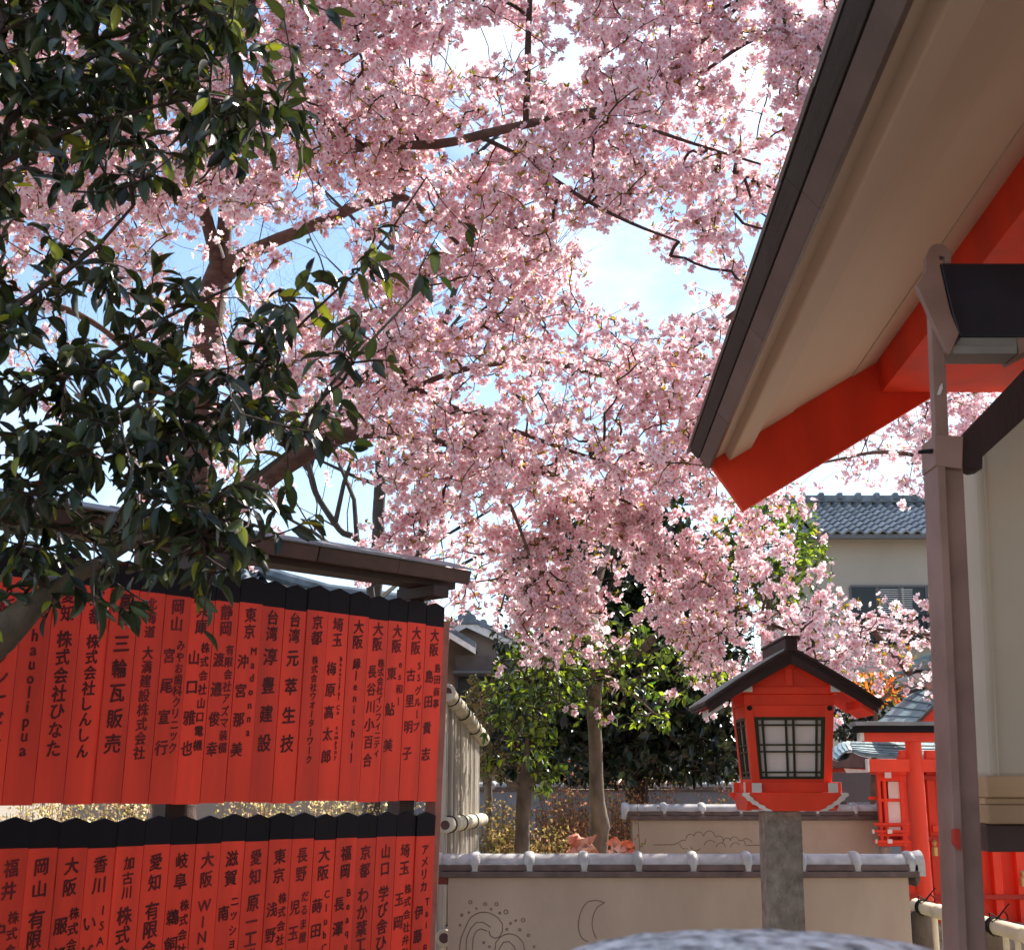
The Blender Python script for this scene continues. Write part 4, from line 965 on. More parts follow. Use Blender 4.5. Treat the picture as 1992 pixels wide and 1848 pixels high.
def scatter(tmpl, tcol, faces, pos, Rm, scl, tint, stuff_name, part_name, m_, parent, single=300):
    """copies of a small template: those that show largest as objects of their own, the rest joined"""
    u, v = proj(pos); dist = np.linalg.norm(pos - np.array([0, 0, CAMZ]), axis=1)
    inside = (u > 5) & (u < 1985) & (v > 5) & (v < 1840)
    size = np.where(inside, scl / dist, -1); order = np.argsort(-size); one = order[:single]; rest = order[single:]
    o3 = np.array(base(parent))
    if single:
        ncol = 6; meshes = []
        for k in range(ncol):
            c = np.clip(tcol[:, :3] * tint[one[k % len(one)]][None], 0, 1); c = np.hstack([c, np.ones((len(c), 1))])
            o = npmesh(part_name, tmpl, faces, m_, None, c); meshes.append(o.data); bpy.data.objects.remove(o)
        for q, i in enumerate(one):
            o = bpy.data.objects.new(part_name, meshes[q % ncol]); COL.objects.link(o); o.parent = parent
            Mx = Matrix([[*(Rm[i][r] * scl[i]), pos[i][r] - o3[r]] for r in range(3)] + [[0, 0, 0, 1]]); o.matrix_local = Mx
    if len(rest):
        V = np.einsum('nij,vj->nvi', Rm[rest], tmpl) * scl[rest][:, None, None] + pos[rest][:, None, :]
        C = np.clip(tcol[None, :, :3] * tint[rest][:, None, :], 0, 1); C = np.concatenate([C, np.ones(C.shape[:2] + (1,))], 2)
        FF = (np.arange(len(rest))[:, None, None] * len(tmpl) + faces[None]).reshape(-1, faces.shape[1])
        o = npmesh(stuff_name, V.reshape(-1, 3), FF, m_, parent, C.reshape(-1, 4)); o['kind'] = 'stuff'
# flower: five notched petals, cupped
fv = [(0, 0, -.02)]; fc = [(.72, .13, .22)]; ff = []
for k in range(5):
    a = 2 * math.pi * k / 5; b = len(fv)
    def pp(r_, da, z): return (r_ * math.cos(a + da), r_ * math.sin(a + da), z)
    fv += [pp(.13, 0, 0.0), pp(.30, -.60, .085), pp(.47, -.30, .20), pp(.43, 0, .17), pp(.47, .30, .20), pp(.30, .60, .085)]
    fc += [(.92, .52, .60), (.985, .905, .925), (.985, .95, .955), (.985, .93, .945), (.985, .95, .955), (.985, .905, .925)]
    ff += [(0, b + 1, b + 2, b), (b, b + 2, b + 3, b + 3), (b, b + 3, b + 4, b + 4), (0, b, b + 4, b + 5)]
ff = [f if len(set(f)) == 4 else None for f in ff]
ff = []
for k in range(5):
    b = 1 + 6 * k; ff += [(0, b + 1, b), (b, b + 1, b + 2), (b, b + 2, b + 3), (b, b + 3, b + 4), (b, b + 4, b + 5), (0, b, b + 5)]
FLV, FLC, FLF = np.array(fv), np.array(fc), np.array(ff)
# leaf: folded along the midrib, curved down to the tip
def leaf_template(w, curl=.12, fold=.10, n=5):
    vs = []; cs = []; fs = []
    for i in range(n + 1):
        t = i / n; hw_ = w * math.sin(math.pi * t ** .85) ** .8 * .5 if 0 < t < 1 else .004
        z = -curl * t * t
        for sx in (-1, 0, 1): vs.append((sx * hw_, t, z + (abs(sx) * fold * hw_ / max(w, 1e-6) * 2)))
        cs += [(1, 1, 1), (1.25, 1.25, 1.15), (1, 1, 1)]
    for i in range(n): b = i * 3; fs += [(b, b + 1, b + 4, b + 3), (b + 1, b + 2, b + 5, b + 4)]
    return np.array(vs), np.array(cs, float), np.array(fs)
def sample_mask(grid, n, cell=100, u0=0, v0=0, holes=(), power=1.0):
    """points spread by a coarse density map of the canopy"""
    g_ = np.array(grid, float) ** power; H, W = g_.shape; res = []
    mxv = g_.max(); cnt = 0
    while cnt < n:
        u = rng.uniform(0, W * cell, n * 2); v = rng.uniform(0, H * cell, n * 2)
        x = np.clip(u / cell - .5, 0, W - 1.001); y = np.clip(v / cell - .5, 0, H - 1.001); i = y.astype(int); j = x.astype(int); fx = x - j; fy = y - i
        i1 = np.minimum(i + 1, H - 1); j1 = np.minimum(j + 1, W - 1)
        d = (g_[i, j] * (1 - fx) + g_[i, j1] * fx) * (1 - fy) + (g_[i1, j] * (1 - fx) + g_[i1, j1] * fx) * fy
        for (hu, hv, ru, rv, k) in holes:
            q = ((u + u0 - hu) / ru) ** 2 + ((v + v0 - hv) / rv) ** 2; d = np.where(q < 1, d * k, d)
        ok = rng.uniform(0, mxv, n * 2) < d
        res.append(np.stack([u[ok] + u0, v[ok] + v0], 1)); cnt += ok.sum()
    return np.vstack(res)[:n]
def to_world(uv, Y):
    xc = (uv[:, 0] - CU) / F; yc = (CV - uv[:, 1]) / F; k = Y / (CP - yc * SP)
    return np.stack([xc * k, Y, (SP + yc * CP) * k + CAMZ], 1)
def bough(name, pts, m_, parent, n=10, wob=.35):
    """pts: (u, v, Y, radius in picture units)"""
    q = [(*P(u, v, Y), r * Y / F) for u, v, Y, r in pts]; s_ = smooth_path(q, .07)
    for i in range(1, len(s_) - 1):
        a = np.array(noise.noise_vector(Vector(s_[i][:3]) * 3.1)) * s_[i][3] * wob; s_[i][:3] += a
        s_[i][3] *= 1 + .13 * noise.noise(Vector(s_[i][:3]) * 9)
    MB().tube([Vector(p[:3]) for p in s_], [max(p[3], .0015) for p in s_], n).build(name, m_, parent, smooth=True)
    return s_[:, :3]

# ================================================================== cherry tree
def cherry(t, boughs, uvY, seed_bias=.15, fsize=.046, single=300, flo=(4, 9), r0=.0015, extra_seed=None):
    seeds = np.vstack(boughs)
    allp, par = mst(seeds, uvY, seed_bias)
    tm = twig_mesh(allp, par, len(seeds), 'twigs', M['twig'], t, r0, .011); tm['kind'] = 'stuff'
    pos = []; nr = []; ped = []; base_t = []; young = []
    cen = allp[len(seeds):]
    for c in cen:
        k = int(rng.integers(*flo)); drop = rng.normal(0, 1, 3) * .6 + np.array([0, 0, -.35])
        tone = rng.normal(0, 1)
        for _ in range(k):
            d = rng.normal(0, 1, 3) + drop; d /= np.linalg.norm(d); r = rng.uniform(.024, .056)
            pos.append(c + d * r); nr.append(d + rng.normal(0, .25, 3)); ped.append((c, c + d * r * .96)); base_t.append(tone)
        if rng.random() < .85:
            for _ in range(int(rng.integers(1, 5))): young.append(c)
    pos = np.array(pos); nr = np.array(nr); n = len(pos); tone = np.array(base_t)
    v = np.clip(.93 + .04 * tone + rng.normal(0, .05, n), .6, 1); pk = np.clip(.97 + .05 * tone + rng.normal(0, .05, n), .76, 1.08)
    tint = np.stack([v, v * pk, v * (pk * .85 + .17)], 1)
    scatter(FLV, FLC, FLF, pos, frames(nr, rng.uniform(0, 6.28, n)), rng.normal(fsize, fsize * .10, n), tint, 'blossoms', 'blossom', M['petal'], t, single)
    A = np.array([p[0] for p in ped]); B = np.array([p[1] for p in ped]); w_ = rng.normal(0, 1, A.shape); w_ /= np.linalg.norm(w_, axis=1)[:, None]; w_ *= .0009
    V = np.stack([A - w_, A + w_, B + w_, B - w_], 1).reshape(-1, 3); FF = np.arange(len(V)).reshape(-1, 4)
    npmesh('flower_stalks', V, FF, M['young'], t, np.tile(np.array([[.16, .12, .05, 1.]]), (len(V), 1)))['kind'] = 'stuff'
    yo = np.array(young); n = len(yo); lv, lc_, lf = leaf_template(.42, .2, .2, 3)
    d = rng.normal(0, 1, (n, 3)) + np.array([0, 0, .3]); tint = np.stack([rng.uniform(.22, .40, n), rng.uniform(.20, .30, n), rng.uniform(.02, .06, n)], 1)
    scatter(lv, lc_, lf, yo, frames_dir(d, rng.normal(0, 1, (n, 3))), rng.uniform(.018, .038, n), tint, 'young_leaves', 'young_leaf', M['young'], t, 0)
ct = thing('cherry_tree', 'large cherry tree in full pink blossom filling the sky behind the red boards', 'cherry tree', (P(345, 1500, 7.6).x, 7.6, 0))
TYc = 7.6
bs = []
trunk = [(330, 2300, TYc, 52), (338, 1700, TYc, 44), (350, 1300, TYc, 40), (362, 1100, TYc, 36), (378, 950, TYc, 33), (392, 800, TYc, 31), (404, 660, TYc, 30), (418, 560, TYc, 29), (428, 520, TYc, 24)]
bough('trunk', trunk, M['bark'], ct, 16, .12)
B_L = [
    [(432, 545, 7.6, 20), (412, 470, 7.5, 15), (400, 410, 7.4, 13), (392, 330, 7.2, 11), (370, 220, 7.0, 8), (330, 90, 6.8, 6), (300, -60, 6.6, 4)],
    [(430, 545, 7.6, 24), (436, 470, 7.6, 17), (440, 400, 7.4, 14), (446, 300, 7.2, 11), (460, 180, 7.0, 8), (440, 40, 6.8, 6)],
    [(436, 440, 7.5, 12), (470, 370, 7.2, 10), (560, 320, 6.8, 10), (650, 292, 6.5, 10), (745, 285, 6.2, 9.5), (850, 280, 6.2, 10), (936, 262, 6.2, 10), (1035, 240, 6.2, 9), (1129, 220, 6.3, 8), (1215, 204, 6.4, 6), (1262, 169, 6.4, 5.5), (1376, 71, 6.4, 5), (1450, 0, 6.4, 4)],
    [(440, 530, 7.6, 22), (470, 500, 7.5, 16), (543, 464, 7.3, 14), (634, 427, 7.1, 13), (722, 391, 6.9, 12), (790, 385, 6.8, 8), (860, 445, 6.8, 5), (932, 514, 6.8, 4.5), (985, 575, 6.8, 4), (1060, 640, 6.8, 3)],
    [(1023, 242, 6.2, 7), (1026, 150, 6.1, 7), (1028, 60, 6.0, 6.5), (1035, -60, 5.9, 5)],
    [(936, 267, 6.2, 5), (1023, 310, 6.2, 4.5), (1062, 338, 6.2, 4.5), (1145, 393, 6.2, 4), (1231, 436, 6.2, 3.5), (1320, 470, 6.2, 2.5)],
    [(1129, 222, 6.3, 5), (1240, 245, 6.3, 4), (1350, 280, 6.4, 3.5), (1480, 320, 6.4, 2.5)],
    [(1262, 169, 6.4, 5), (1350, 150, 6.4, 4.5), (1450, 85, 6.4, 4), (1560, 40, 6.4, 3)],
    [(372, 1080, 7.6, 30), (410, 1020, 7.6, 26), (460, 985, 7.5, 24), (525, 927, 7.4, 22), (616, 868, 7.3, 19), (707, 842, 7.2, 15), (800, 850, 7.1, 11), (950, 880, 7.2, 9), (1060, 920, 7.4, 8), (1147, 976, 7.5, 8), (1200, 1031, 7.6, 7.5), (1300, 1110, 7.6, 6), (1450, 1190, 7.6, 4.5), (1560, 1240, 7.5, 3)],
    [(634, 862, 7.3, 10), (700, 740, 7.0, 8), (732, 713, 7.0, 7), (807, 752, 6.9, 6.5), (850, 780, 6.9, 6), (1023, 846, 6.8, 4.5), (1086, 870, 6.8, 4), (1180, 900, 6.8, 3)],
    [(790, 760, 6.9, 6), (900, 720, 7.0, 6), (1050, 700, 7.2, 7), (1180, 730, 7.3, 7.5), (1290, 700, 7.3, 7.5), (1365, 661, 7.3, 7), (1440, 600, 7.3, 5)],
    [(950, 885, 7.2, 5), (965, 930, 7.1, 4.5), (999, 996, 7.1, 4), (1030, 1080, 7.2, 3)],
    [(1147, 976, 7.5, 5), (1250, 900, 7.3, 4.5), (1320, 860, 7.2, 4), (1380, 820, 7.2, 3)],
    [(440, 300, 7.2, 8), (540, 220, 7.0, 7), (640, 140, 6.7, 6), (760, 60, 6.4, 5), (860, -20, 6.2, 4)],
    [(400, 420, 7.4, 9), (300, 370, 7.2, 7), (200, 330, 7.0, 5), (80, 300, 6.8, 4), (-60, 280, 6.6, 3)],
    [(392, 820, 7.6, 12), (300, 740, 7.5, 9), (200, 640, 7.4, 6), (80, 590, 7.3, 8), (-60, 600, 7.2, 8)],
]
for b in B_L: bs.append(bough('bough', b, M['bark'], ct, 10))
G = [[8, 8, 7, 7, 6, 9, 9, 9, 8, 7, 7, 8, 8, 7, 8, 8, 8],
     [8, 8, 7, 7, 6, 8, 9, 9, 8, 6, 6, 8, 9, 8, 9, 8, 8],
     [8, 8, 8, 8, 7, 8, 9, 9, 9, 8, 9, 8, 8, 8, 9, 8, 7],
     [7, 8, 8, 9, 8, 8, 8, 9, 9, 8, 8, 9, 8, 7, 8, 8, 5],
     [4, 5, 5, 6, 4, 2, 4, 5, 8, 9, 9, 5, 3, 6, 8, 6, 2],
     [2, 2, 3, 3, 2, 4, 5, 6, 7, 7, 8, 3, 1, 1.6, 7, 6, 0],
     [1, 1, 2, 2, 3, 6, 7, 7, 7, 8, 8, 6, 4, 7, 7, 2, 0],
     [0, 1, 1, 2, 3, 7, 8, 9, 9, 9, 9, 9, 9, 9, 9, 2, 0],
     [0, 1, 1, 1, 2, 4, 9, 9, 9, 9, 9, 9, 9, 9, 6, 0, 0],
     [0, 0, 1, 1, 1, 2, 5, 8, 9, 9, 9, 9, 9, 9, 7, 0, 0],
     [0, 0, 0, 0, 1, 1, 1, 5, 9, 8, 9, 8, 9, 9, 8, 5, 0],
     [0, 0, 0, 0, 0, 0, 0, 0, 4, 9, 9, 9, 9, 9, 8, 5, 1],
     [0, 0, 0, 0, 0, 0, 0, 0, 1, 2, 4, 8, 4, 6, 8, 9, 5],
     [0, 0, 0, 0, 0, 0, 0, 0, 0, 0, 0, 1, 0, 0, 2, 2, 2]]
holes = [(560, 458, 120, 30, .08), (680, 408, 60, 22, .1), (425, 480, 45, 75, .1), (420, 620, 40, 90, .2), (860, 275, 120, 17, .15), (1040, 240, 100, 17, .15), (560, 905, 100, 40, .1), (680, 855, 60, 25, .15), (925, 90, 75, 42, .05), (840, 120, 50, 25, .1), (1010, 80, 40, 35, .1), (1195, 480, 75, 60, .05), (1230, 570, 90, 50, .05), (1330, 560, 110, 45, .22), (1470, 470, 60, 60, .2), 
         (1110, 350, 45, 25, .3), (630, 520, 60, 45, .12), (560, 560, 45, 40, .15), (470, 330, 25, 15, .1), (860, 470, 30, 25, .3), (900, 600, 60, 50, .45), (620, 1010, 90, 60, .12), (700, 1000, 50, 60, .25),
         (1060, 1330, 120, 35, 0), (940, 1260, 80, 40, .1), (1260, 1290, 80, 50, .05), (1235, 1200, 55, 40, .4), (1600, 1060, 50, 80, .25), (1560, 1120, 60, 60, .4), (1440, 970, 40, 30, .4), (1500, 180, 25, 60, .4)]
G = np.pad(np.array(G, float), ((0, 0), (0, 4))); G[:6, 17:] = np.array([6, 5, 3, 1])[None]; G[4:6, 15:17] = np.maximum(G[4:6, 15:17], 4)
G = np.pad(G, ((3, 0), (4, 0)), mode='edge'); G[0] *= .35; G[1] *= .7; G[:, 0] *= .4; G[:, 1] *= .7
uv = sample_mask(G, 19500, u0=-400, v0=-300, holes=holes, power=1.25)
uv[:, 0] -= 0
Yc = 5.9 + 1.5 * (uv[:, 1] / 1300) + .35 * (uv[:, 0] / 1600) + rng.normal(0, .42, len(uv))
Yc = np.where((uv[:, 1] > 980), np.maximum(Yc, 7.25), Yc); Yc = np.where(uv[:, 0] > 1300, np.maximum(Yc, 6.3), np.maximum(Yc, 5.2))
pw = to_world(uv, Yc)
nz = np.array([noise.noise(Vector(p) * 2.6) + .6 * noise.noise(Vector(p) * 6.5 + Vector((9, 3, 1))) for p in pw])
pw = pw[nz > np.quantile(nz, .42)]
cherry(ct, bs, pw, single=300)

ct2 = thing('cherry_tree', 'second cherry tree with blossom seen under the hall eave and round the steel post', 'cherry tree', (P(2200, 1500, 10.5).x, 10.5, 0))
b2 = [bough('trunk', [(2210, 2200, 10.5, 34), (2200, 1500, 10.5, 28), (2180, 1200, 10.5, 24), (2150, 1000, 10.5, 18), (2100, 850, 10.5, 12)], M['bark'], ct2, 12),
      bough('bough', [(2160, 1050, 10.5, 14), (2000, 930, 10, 8), (1850, 900, 9.6, 6), (1720, 880, 9.3, 4), (1600, 900, 9, 2.5)], M['bark'], ct2, 8),
      bough('bough', [(2130, 950, 10.5, 14), (2020, 800, 10, 8), (1900, 740, 9.6, 6), (1800, 760, 9.3, 4)], M['bark'], ct2, 8),
      bough('bough', [(2180, 1330, 10.5, 14), (2000, 1285, 10, 8), (1900, 1240, 9.6, 5), (1813, 1236, 9.4, 4), (1700, 1222, 9.2, 3), (1650, 1216, 9.1, 2)], M['bark'], ct2, 8),
      bough('bough', [(1770, 1310, 9.5, 7), (1740, 1275, 9.4, 7), (1700, 1228, 9.2, 6)], M['bark'], ct2, 8)]
G2 = [[0, 0, 0, 2, 4, 4, 4], [0, 0, 2, 9, 9, 9, 9], [0, 2, 6, 8, 9, 9, 9], [0, 3, 5, 6, 7, 8, 9], [0, 0, 0, 1, 3, 5, 6], [0, 0, 0, 0, 0, 3, 4], [0, 2, 4, 4, 1, 5, 6], [3, 6, 5, 4, 3, 6, 6], [2, 4, 2.5, 1, 1, 3, 3]]
uv2 = sample_mask(G2, 1500, cell=80, u0=1500, v0=640, holes=[(1700, 905, 90, 25, .4), (1560, 900, 60, 60, .2), (1650, 1000, 200, 60, .03), (1700, 1100, 160, 60, .03)], power=1.2)
pw2 = to_world(uv2, 9.4 + rng.normal(0, .35, len(uv2)))
nz = np.array([noise.noise(Vector(p) * 2.6) + .6 * noise.noise(Vector(p) * 6.5) for p in pw2]); pw2 = pw2[nz > np.quantile(nz, .3)]
cherry(ct2, b2, pw2, single=60, fsize=.048)

# ================================================================== evergreens
def evergreen(t, seeds, pts, leaf_len, per=(3, 6), m_=None, tint=None, single=300, w=.36, droop=.35, twig=.0016, bias=.25, fold=.12, nseg=5):
    seeds = np.vstack(seeds); allp, par = mst(seeds, pts, bias)
    twig_mesh(allp, par, len(seeds), 'twigs', M['twig'], t, twig, .009)['kind'] = 'stuff'
    pos = []; dr = []
    for i in range(len(seeds), len(allp)):
        a = allp[i]; b = allp[par[i]]; d = a - b; L = np.linalg.norm(d); d = d / max(L, 1e-6)
        for k in range(int(rng.integers(*per))):
            q = rng.uniform(0, min(1, .09 / max(L, .01))); e = rng.normal(0, .62, 3); pos.append(a + (b - a) * q); dd = d * .75 + e + np.array([0, 0, -droop]); dr.append(dd)
    pos = np.array(pos); dr = np.array(dr); n = len(pos)
    lv, lc_, lf = leaf_template(w, .16, fold, nseg); nm = rng.normal(0, .55, (n, 3)) + np.array([0, 0, 1.])
    scatter(lv, lc_, lf, pos, frames_dir(dr, nm), rng.normal(leaf_len, leaf_len * .16, n).clip(leaf_len * .5), tint(n), 'leaves', 'leaf', m_ or M['leaf'], t, single)
def greens(base_, var=.25, bright=.06, bcol=(.22, .26, .03)):
    def f(n):
        c = np.array(base_)[None] * np.clip(rng.normal(1, var, (n, 1)), .4, 1.8) * (1 + rng.normal(0, .08, (n, 3)))
        b = rng.random(n) < bright; c[b] = np.array(bcol) * rng.uniform(.7, 1.3, (b.sum(), 1)); return np.clip(c, .004, 1)
    return f
ev = thing('evergreen_tree', 'dark evergreen with long glossy leaves overhanging the red boards at the left', 'tree', (P(-400, 1500, 3.1).x, 3.1, 0))
EY = 3.2
es = [bough('trunk', [(-420, 2600, EY, 60), (-400, 1900, EY, 52), (-330, 1500, EY, 46), (-250, 1380, EY, 40)], M['bark_g'], ev, 12, .1),
      bough('limb', [(-300, 1440, EY, 44), (-100, 1310, EY, 42), (0, 1235, EY, 36), (60, 1180, EY, 28), (125, 1135, EY, 18), (210, 1085, 3.15, 12), (320, 1020, 3.15, 9), (440, 960, 3.2, 7), (560, 880, 3.25, 5), (637, 757, 3.3, 4), (722, 663, 3.3, 3), (820, 560, 3.3, 2)], M['bark_g'], ev, 12, .1),
      bough('limb', [(-260, 1390, EY, 34), (-150, 1100, 3.1, 24), (-60, 850, 3.1, 18), (-40, 600, 3.05, 14), (-60, 350, 3.0, 12), (-80, 100, 2.95, 9)], M['bark_g'], ev, 10, .1),
      bough('branch', [(210, 1085, 3.15, 6), (380, 850, 3.2, 5), (500, 720, 3.2, 4), (616, 601, 3.25, 3), (722, 500, 3.3, 2.5), (830, 345, 3.3, 1.8)], M['twig'], ev, 6),
      bough('branch', [(-60, 850, 3.1, 8), (60, 760, 3.1, 6), (200, 700, 3.1, 5), (320, 620, 3.1, 4), (450, 560, 3.15, 3)], M['twig'], ev, 6),
      bough('branch', [(-50, 650, 3.05, 7), (80, 560, 3.05, 5), (190, 480, 3.05, 4), (260, 400, 3.05, 3)], M['twig'], ev, 6),
      bough('branch', [(-60, 350, 3.0, 8), (40, 210, 3.0, 6), (116, 145, 3.0, 5), (232, 87, 3.0, 4), (391, 0, 3.0, 3), (480, -50, 3.0, 2)], M['twig'], ev, 6),
      bough('branch', [(-70, 200, 3.0, 6), (0, 65, 2.95, 5), (80, 25, 2.95, 4), (160, -5, 2.95, 3)], M['twig'], ev, 6),
      bough('branch', [(-60, 350, 3.0, 7), (120, 260, 3.0, 5), (260, 220, 3.0, 4), (400, 190, 3.0, 3), (540, 225, 3.0, 2)], M['twig'], ev, 6),
      bough('branch', [(100, 1150, EY, 8), (40, 1060, 3.1, 6), (60, 960, 3.1, 5), (180, 900, 3.1, 4), (300, 860, 3.1, 3), (420, 800, 3.1, 2.5)], M['twig'], ev, 6),
      bough('branch', [(320, 1020, 3.15, 6), (400, 1040, 3.1, 5), (480, 1060, 3.1, 3), (540, 1040, 3.1, 2)], M['twig'], ev, 6)]
GE = [[8, 8, 8, 8, 6, 2, 0, 0, 0, 0], [9, 9, 9, 8, 7, 3, 0, 0, 0, 0], [8, 9, 9, 8, 6, 2, 0, 0, 0, 0], [6, 6, 5, 2, .8, 0, 0, 0, .8, 0], [5, 4, 2, .5, 0, 0, .6, .6, .8, 0],
      [4, 3, 3, 2, 1.2, 1.5, 1.2, 1.2, .5, 0], [5, 4, 3.5, 3, 3, 3.5, 1.5, 1.2, 0, 0], [7, 6, 6, 5, 4, 4, 2.2, .5, 0, 0], [7, 8, 8, 7.5, 6, 5, 2, .2, 0, 0], [7, 8, 8, 8, 7, 4.5, .8, 0, 0, 0],
      [2, 3.5, 4.5, 6, 5, 2, 0, 0, 0, 0], [2.5, 3, 2, 1, .2, 0, 0, 0, 0, 0], [.5, 0, 0, 0, 0, 0, 0, 0, 0, 0]]
GE = np.pad(np.array(GE, float), ((3, 0), (4, 0)), mode='edge'); GE[0] *= .3; GE[1] *= .7; GE[:, 0] *= .4; GE[:, 1] *= .8; GE[-2:, :4] *= .4
uve = sample_mask(GE, 2200, u0=-400, v0=-300, holes=[(425, 470, 70, 110, .12), (425, 640, 60, 100, .3), (560, 900, 90, 45, .25), (110, 420, 130, 50, .25), (40, 500, 50, 60, .4), (330, 430, 120, 70, .1), (600, 1060, 80, 60, .1), (180, 640, 60, 40, .4), (30, 690, 45, 50, .45), (300, 60, 60, 30, .4), (330, 260, 60, 40, .4), (90, 330, 60, 40, .4), (80, 790, 50, 35, .35), (250, 760, 40, 30, .35), (200, 960, 50, 30, .4), (420, 900, 50, 35, .4)], power=.95)
pe = to_world(uve, 3.12 + rng.normal(0, .17, len(uve)))
evergreen(ev, es, pe, .063, (2, 5), tint=greens((.034, .046, .022), .45, .06, (.24, .26, .035)), single=300, w=.40, droop=.5)

# camellia-like trees behind the wall
def small_tree(nm, label, trunk_pts, limbs, grid, cell, u0, v0, n, Y, sp, leaf_len, tintf, single, m_=None, per=(3, 6), holes=(), w=.5, bark=None, cat='tree'):
    b = trunk_pts[0]; t = thing(nm, label, cat, (P(b[0], 1600, Y).x, Y, 0))
    s_ = [bough('trunk', trunk_pts, bark or M['bark_g'], t, 12, .15)] + [bough('limb', l, bark or M['bark_g'], t, 8) for l in limbs]
    uv_ = sample_mask(grid, n, cell=cell, u0=u0, v0=v0, holes=holes); p_ = to_world(uv_, Y + rng.normal(0, sp, n))
    evergreen(t, s_[-max(1, len(limbs)):] + ([s_[0][-6:]]), p_, leaf_len, per, m_ or M['leaf2'], tintf, single, w, .15, .0018, nseg=3)
    return t
small_tree('pruned_tree', 'short pruned tree trunk with fresh yellow green sprouts, left one behind the near wall',
           [(1012, 2100, 8.0, 17), (1014, 1700, 8.0, 15), (1016, 1600, 8.0, 14), (1020, 1545, 8.0, 15), (1024, 1512, 8.0, 19), (1022, 1500, 8.0, 14)],
           [[(1022, 1510, 8.0, 9), (1026, 1440, 8.0, 4), (1032, 1360, 8.0, 3), (1020, 1300, 8.0, 2)], [(1012, 1530, 8.0, 8), (992, 1524, 7.95, 6), (985, 1520, 7.95, 4)], [(1034, 1520, 8.0, 8), (1050, 1500, 7.95, 4), (1058, 1480, 7.95, 2)]],
           [[0, 2, 6, 7, 6, 3], [1, 6, 9, 9, 8, 5], [2, 8, 9, 8, 6, 4], [1, 5, 7, 8, 5, 1], [0, 1, 4, 6, 3, 0], [0, .4, 3, 5, 1, 0], [0, .4, 1.5, 6, 2, 0], [0, 0, 0, 2, .5, 0]], 36, 920, 1265, 330, 8.0, .28, .052,
           greens((.045, .075, .022), .4, .25, (.20, .27, .03)), 150)
small_tree('garden_tree', 'slender forked tree trunk with glossy green leaves, right one behind the near wall',
           [(1165, 2100, 8.4, 17), (1164, 1670, 8.4, 16), (1170, 1610, 8.4, 18), (1162, 1560, 8.4, 14), (1158, 1450, 8.4, 13), (1156, 1380, 8.4, 13), (1162, 1300, 8.4, 14), (1150, 1230, 8.5, 15), (1130, 1150, 8.6, 10)],
           [[(1164, 1310, 8.4, 11), (1185, 1300, 8.4, 11), (1216, 1278, 8.4, 9), (1257, 1258, 8.4, 8), (1290, 1220, 8.4, 6)], [(1150, 1230, 8.5, 12), (1160, 1150, 8.7, 9), (1190, 1050, 8.9, 6), (1230, 980, 9, 4)],
            [(1180, 1330, 8.4, 4), (1230, 1350, 8.3, 3), (1270, 1385, 8.3, 2), (1300, 1400, 8.3, 1.5)], [(1130, 1150, 8.6, 9), (1100, 1250, 8.5, 5), (1060, 1320, 8.4, 3)], [(1290, 1220, 8.4, 5), (1380, 1290, 8.4, 3), (1410, 1330, 8.4, 2)]],
           [[2, 4, 4, 2, 1, 1, 0, 0, 0, 0, 0], [3, 6, 8, 8, 6, 4, 3, 2, 0, 0, 0], [6, 8, 9, 9, 8, 6, 5, 4, 3, 2, 1], [5, 8, 8, 7, 6, 6, 5, 3, 4, 4, 2], [2, 5, 5, 4, 4, 4, 4, 2, 1, 2, 2], [1, 2, 1, 1, 0, 2, 3, 3, 0, 0, 0]], 40, 1000, 1180, 380, 8.4, .3, .055,
           greens((.038, .066, .020), .4, .25, (.22, .30, .03)), 150)
dk = greens((.016, .025, .013), .35, .03, (.10, .14, .02));  # very dark green leaf colour
small_tree('evergreen_tree', 'dense dark evergreen mass behind the two slender trees',
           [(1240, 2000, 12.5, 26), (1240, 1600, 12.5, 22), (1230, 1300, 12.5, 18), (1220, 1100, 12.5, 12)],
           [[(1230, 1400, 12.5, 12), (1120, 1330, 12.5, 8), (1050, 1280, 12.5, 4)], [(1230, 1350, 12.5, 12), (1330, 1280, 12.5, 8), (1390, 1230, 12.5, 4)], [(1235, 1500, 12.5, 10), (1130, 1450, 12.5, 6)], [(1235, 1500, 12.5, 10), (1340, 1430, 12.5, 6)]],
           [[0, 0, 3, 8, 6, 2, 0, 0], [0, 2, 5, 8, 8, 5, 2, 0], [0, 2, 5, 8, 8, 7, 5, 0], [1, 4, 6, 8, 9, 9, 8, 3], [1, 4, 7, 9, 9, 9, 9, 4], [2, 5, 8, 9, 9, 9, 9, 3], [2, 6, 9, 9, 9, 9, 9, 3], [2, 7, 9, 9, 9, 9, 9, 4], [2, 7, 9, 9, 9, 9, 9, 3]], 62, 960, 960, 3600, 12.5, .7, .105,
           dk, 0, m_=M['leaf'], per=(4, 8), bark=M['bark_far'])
small_tree('bushy_tree', 'green leafy tree in front of the grey house, left of the hall eave',
           [(1500, 2000, 12.0, 20), (1500, 1500, 12.0, 14), (1495, 1250, 12.0, 9), (1500, 1100, 12.0, 5)], [[(1495, 1250, 12, 6), (1550, 1120, 12, 4), (1580, 1080, 12, 3)], [(1495, 1200, 12, 6), (1450, 1080, 12, 4), (1500, 990, 12, 3)]],
           [[0, 1, 3, 5, 5, 2, 0], [2, 6, 8, 8, 3, 1, 0], [6, 8, 9, 8, 6, 3, 0], [8, 8, 8, 9, 9, 7, 1], [7, 8, 8, 9, 9, 5, 1], [5, 5, 6, 7, 5, 2, 0], [6, 4, 2, 2, 2, 0, 0]], 33, 1390, 965, 520, 12.0, .4, .075,
           greens((.05, .085, .022), .35, .3, (.16, .22, .03)), 100, per=(4, 7))
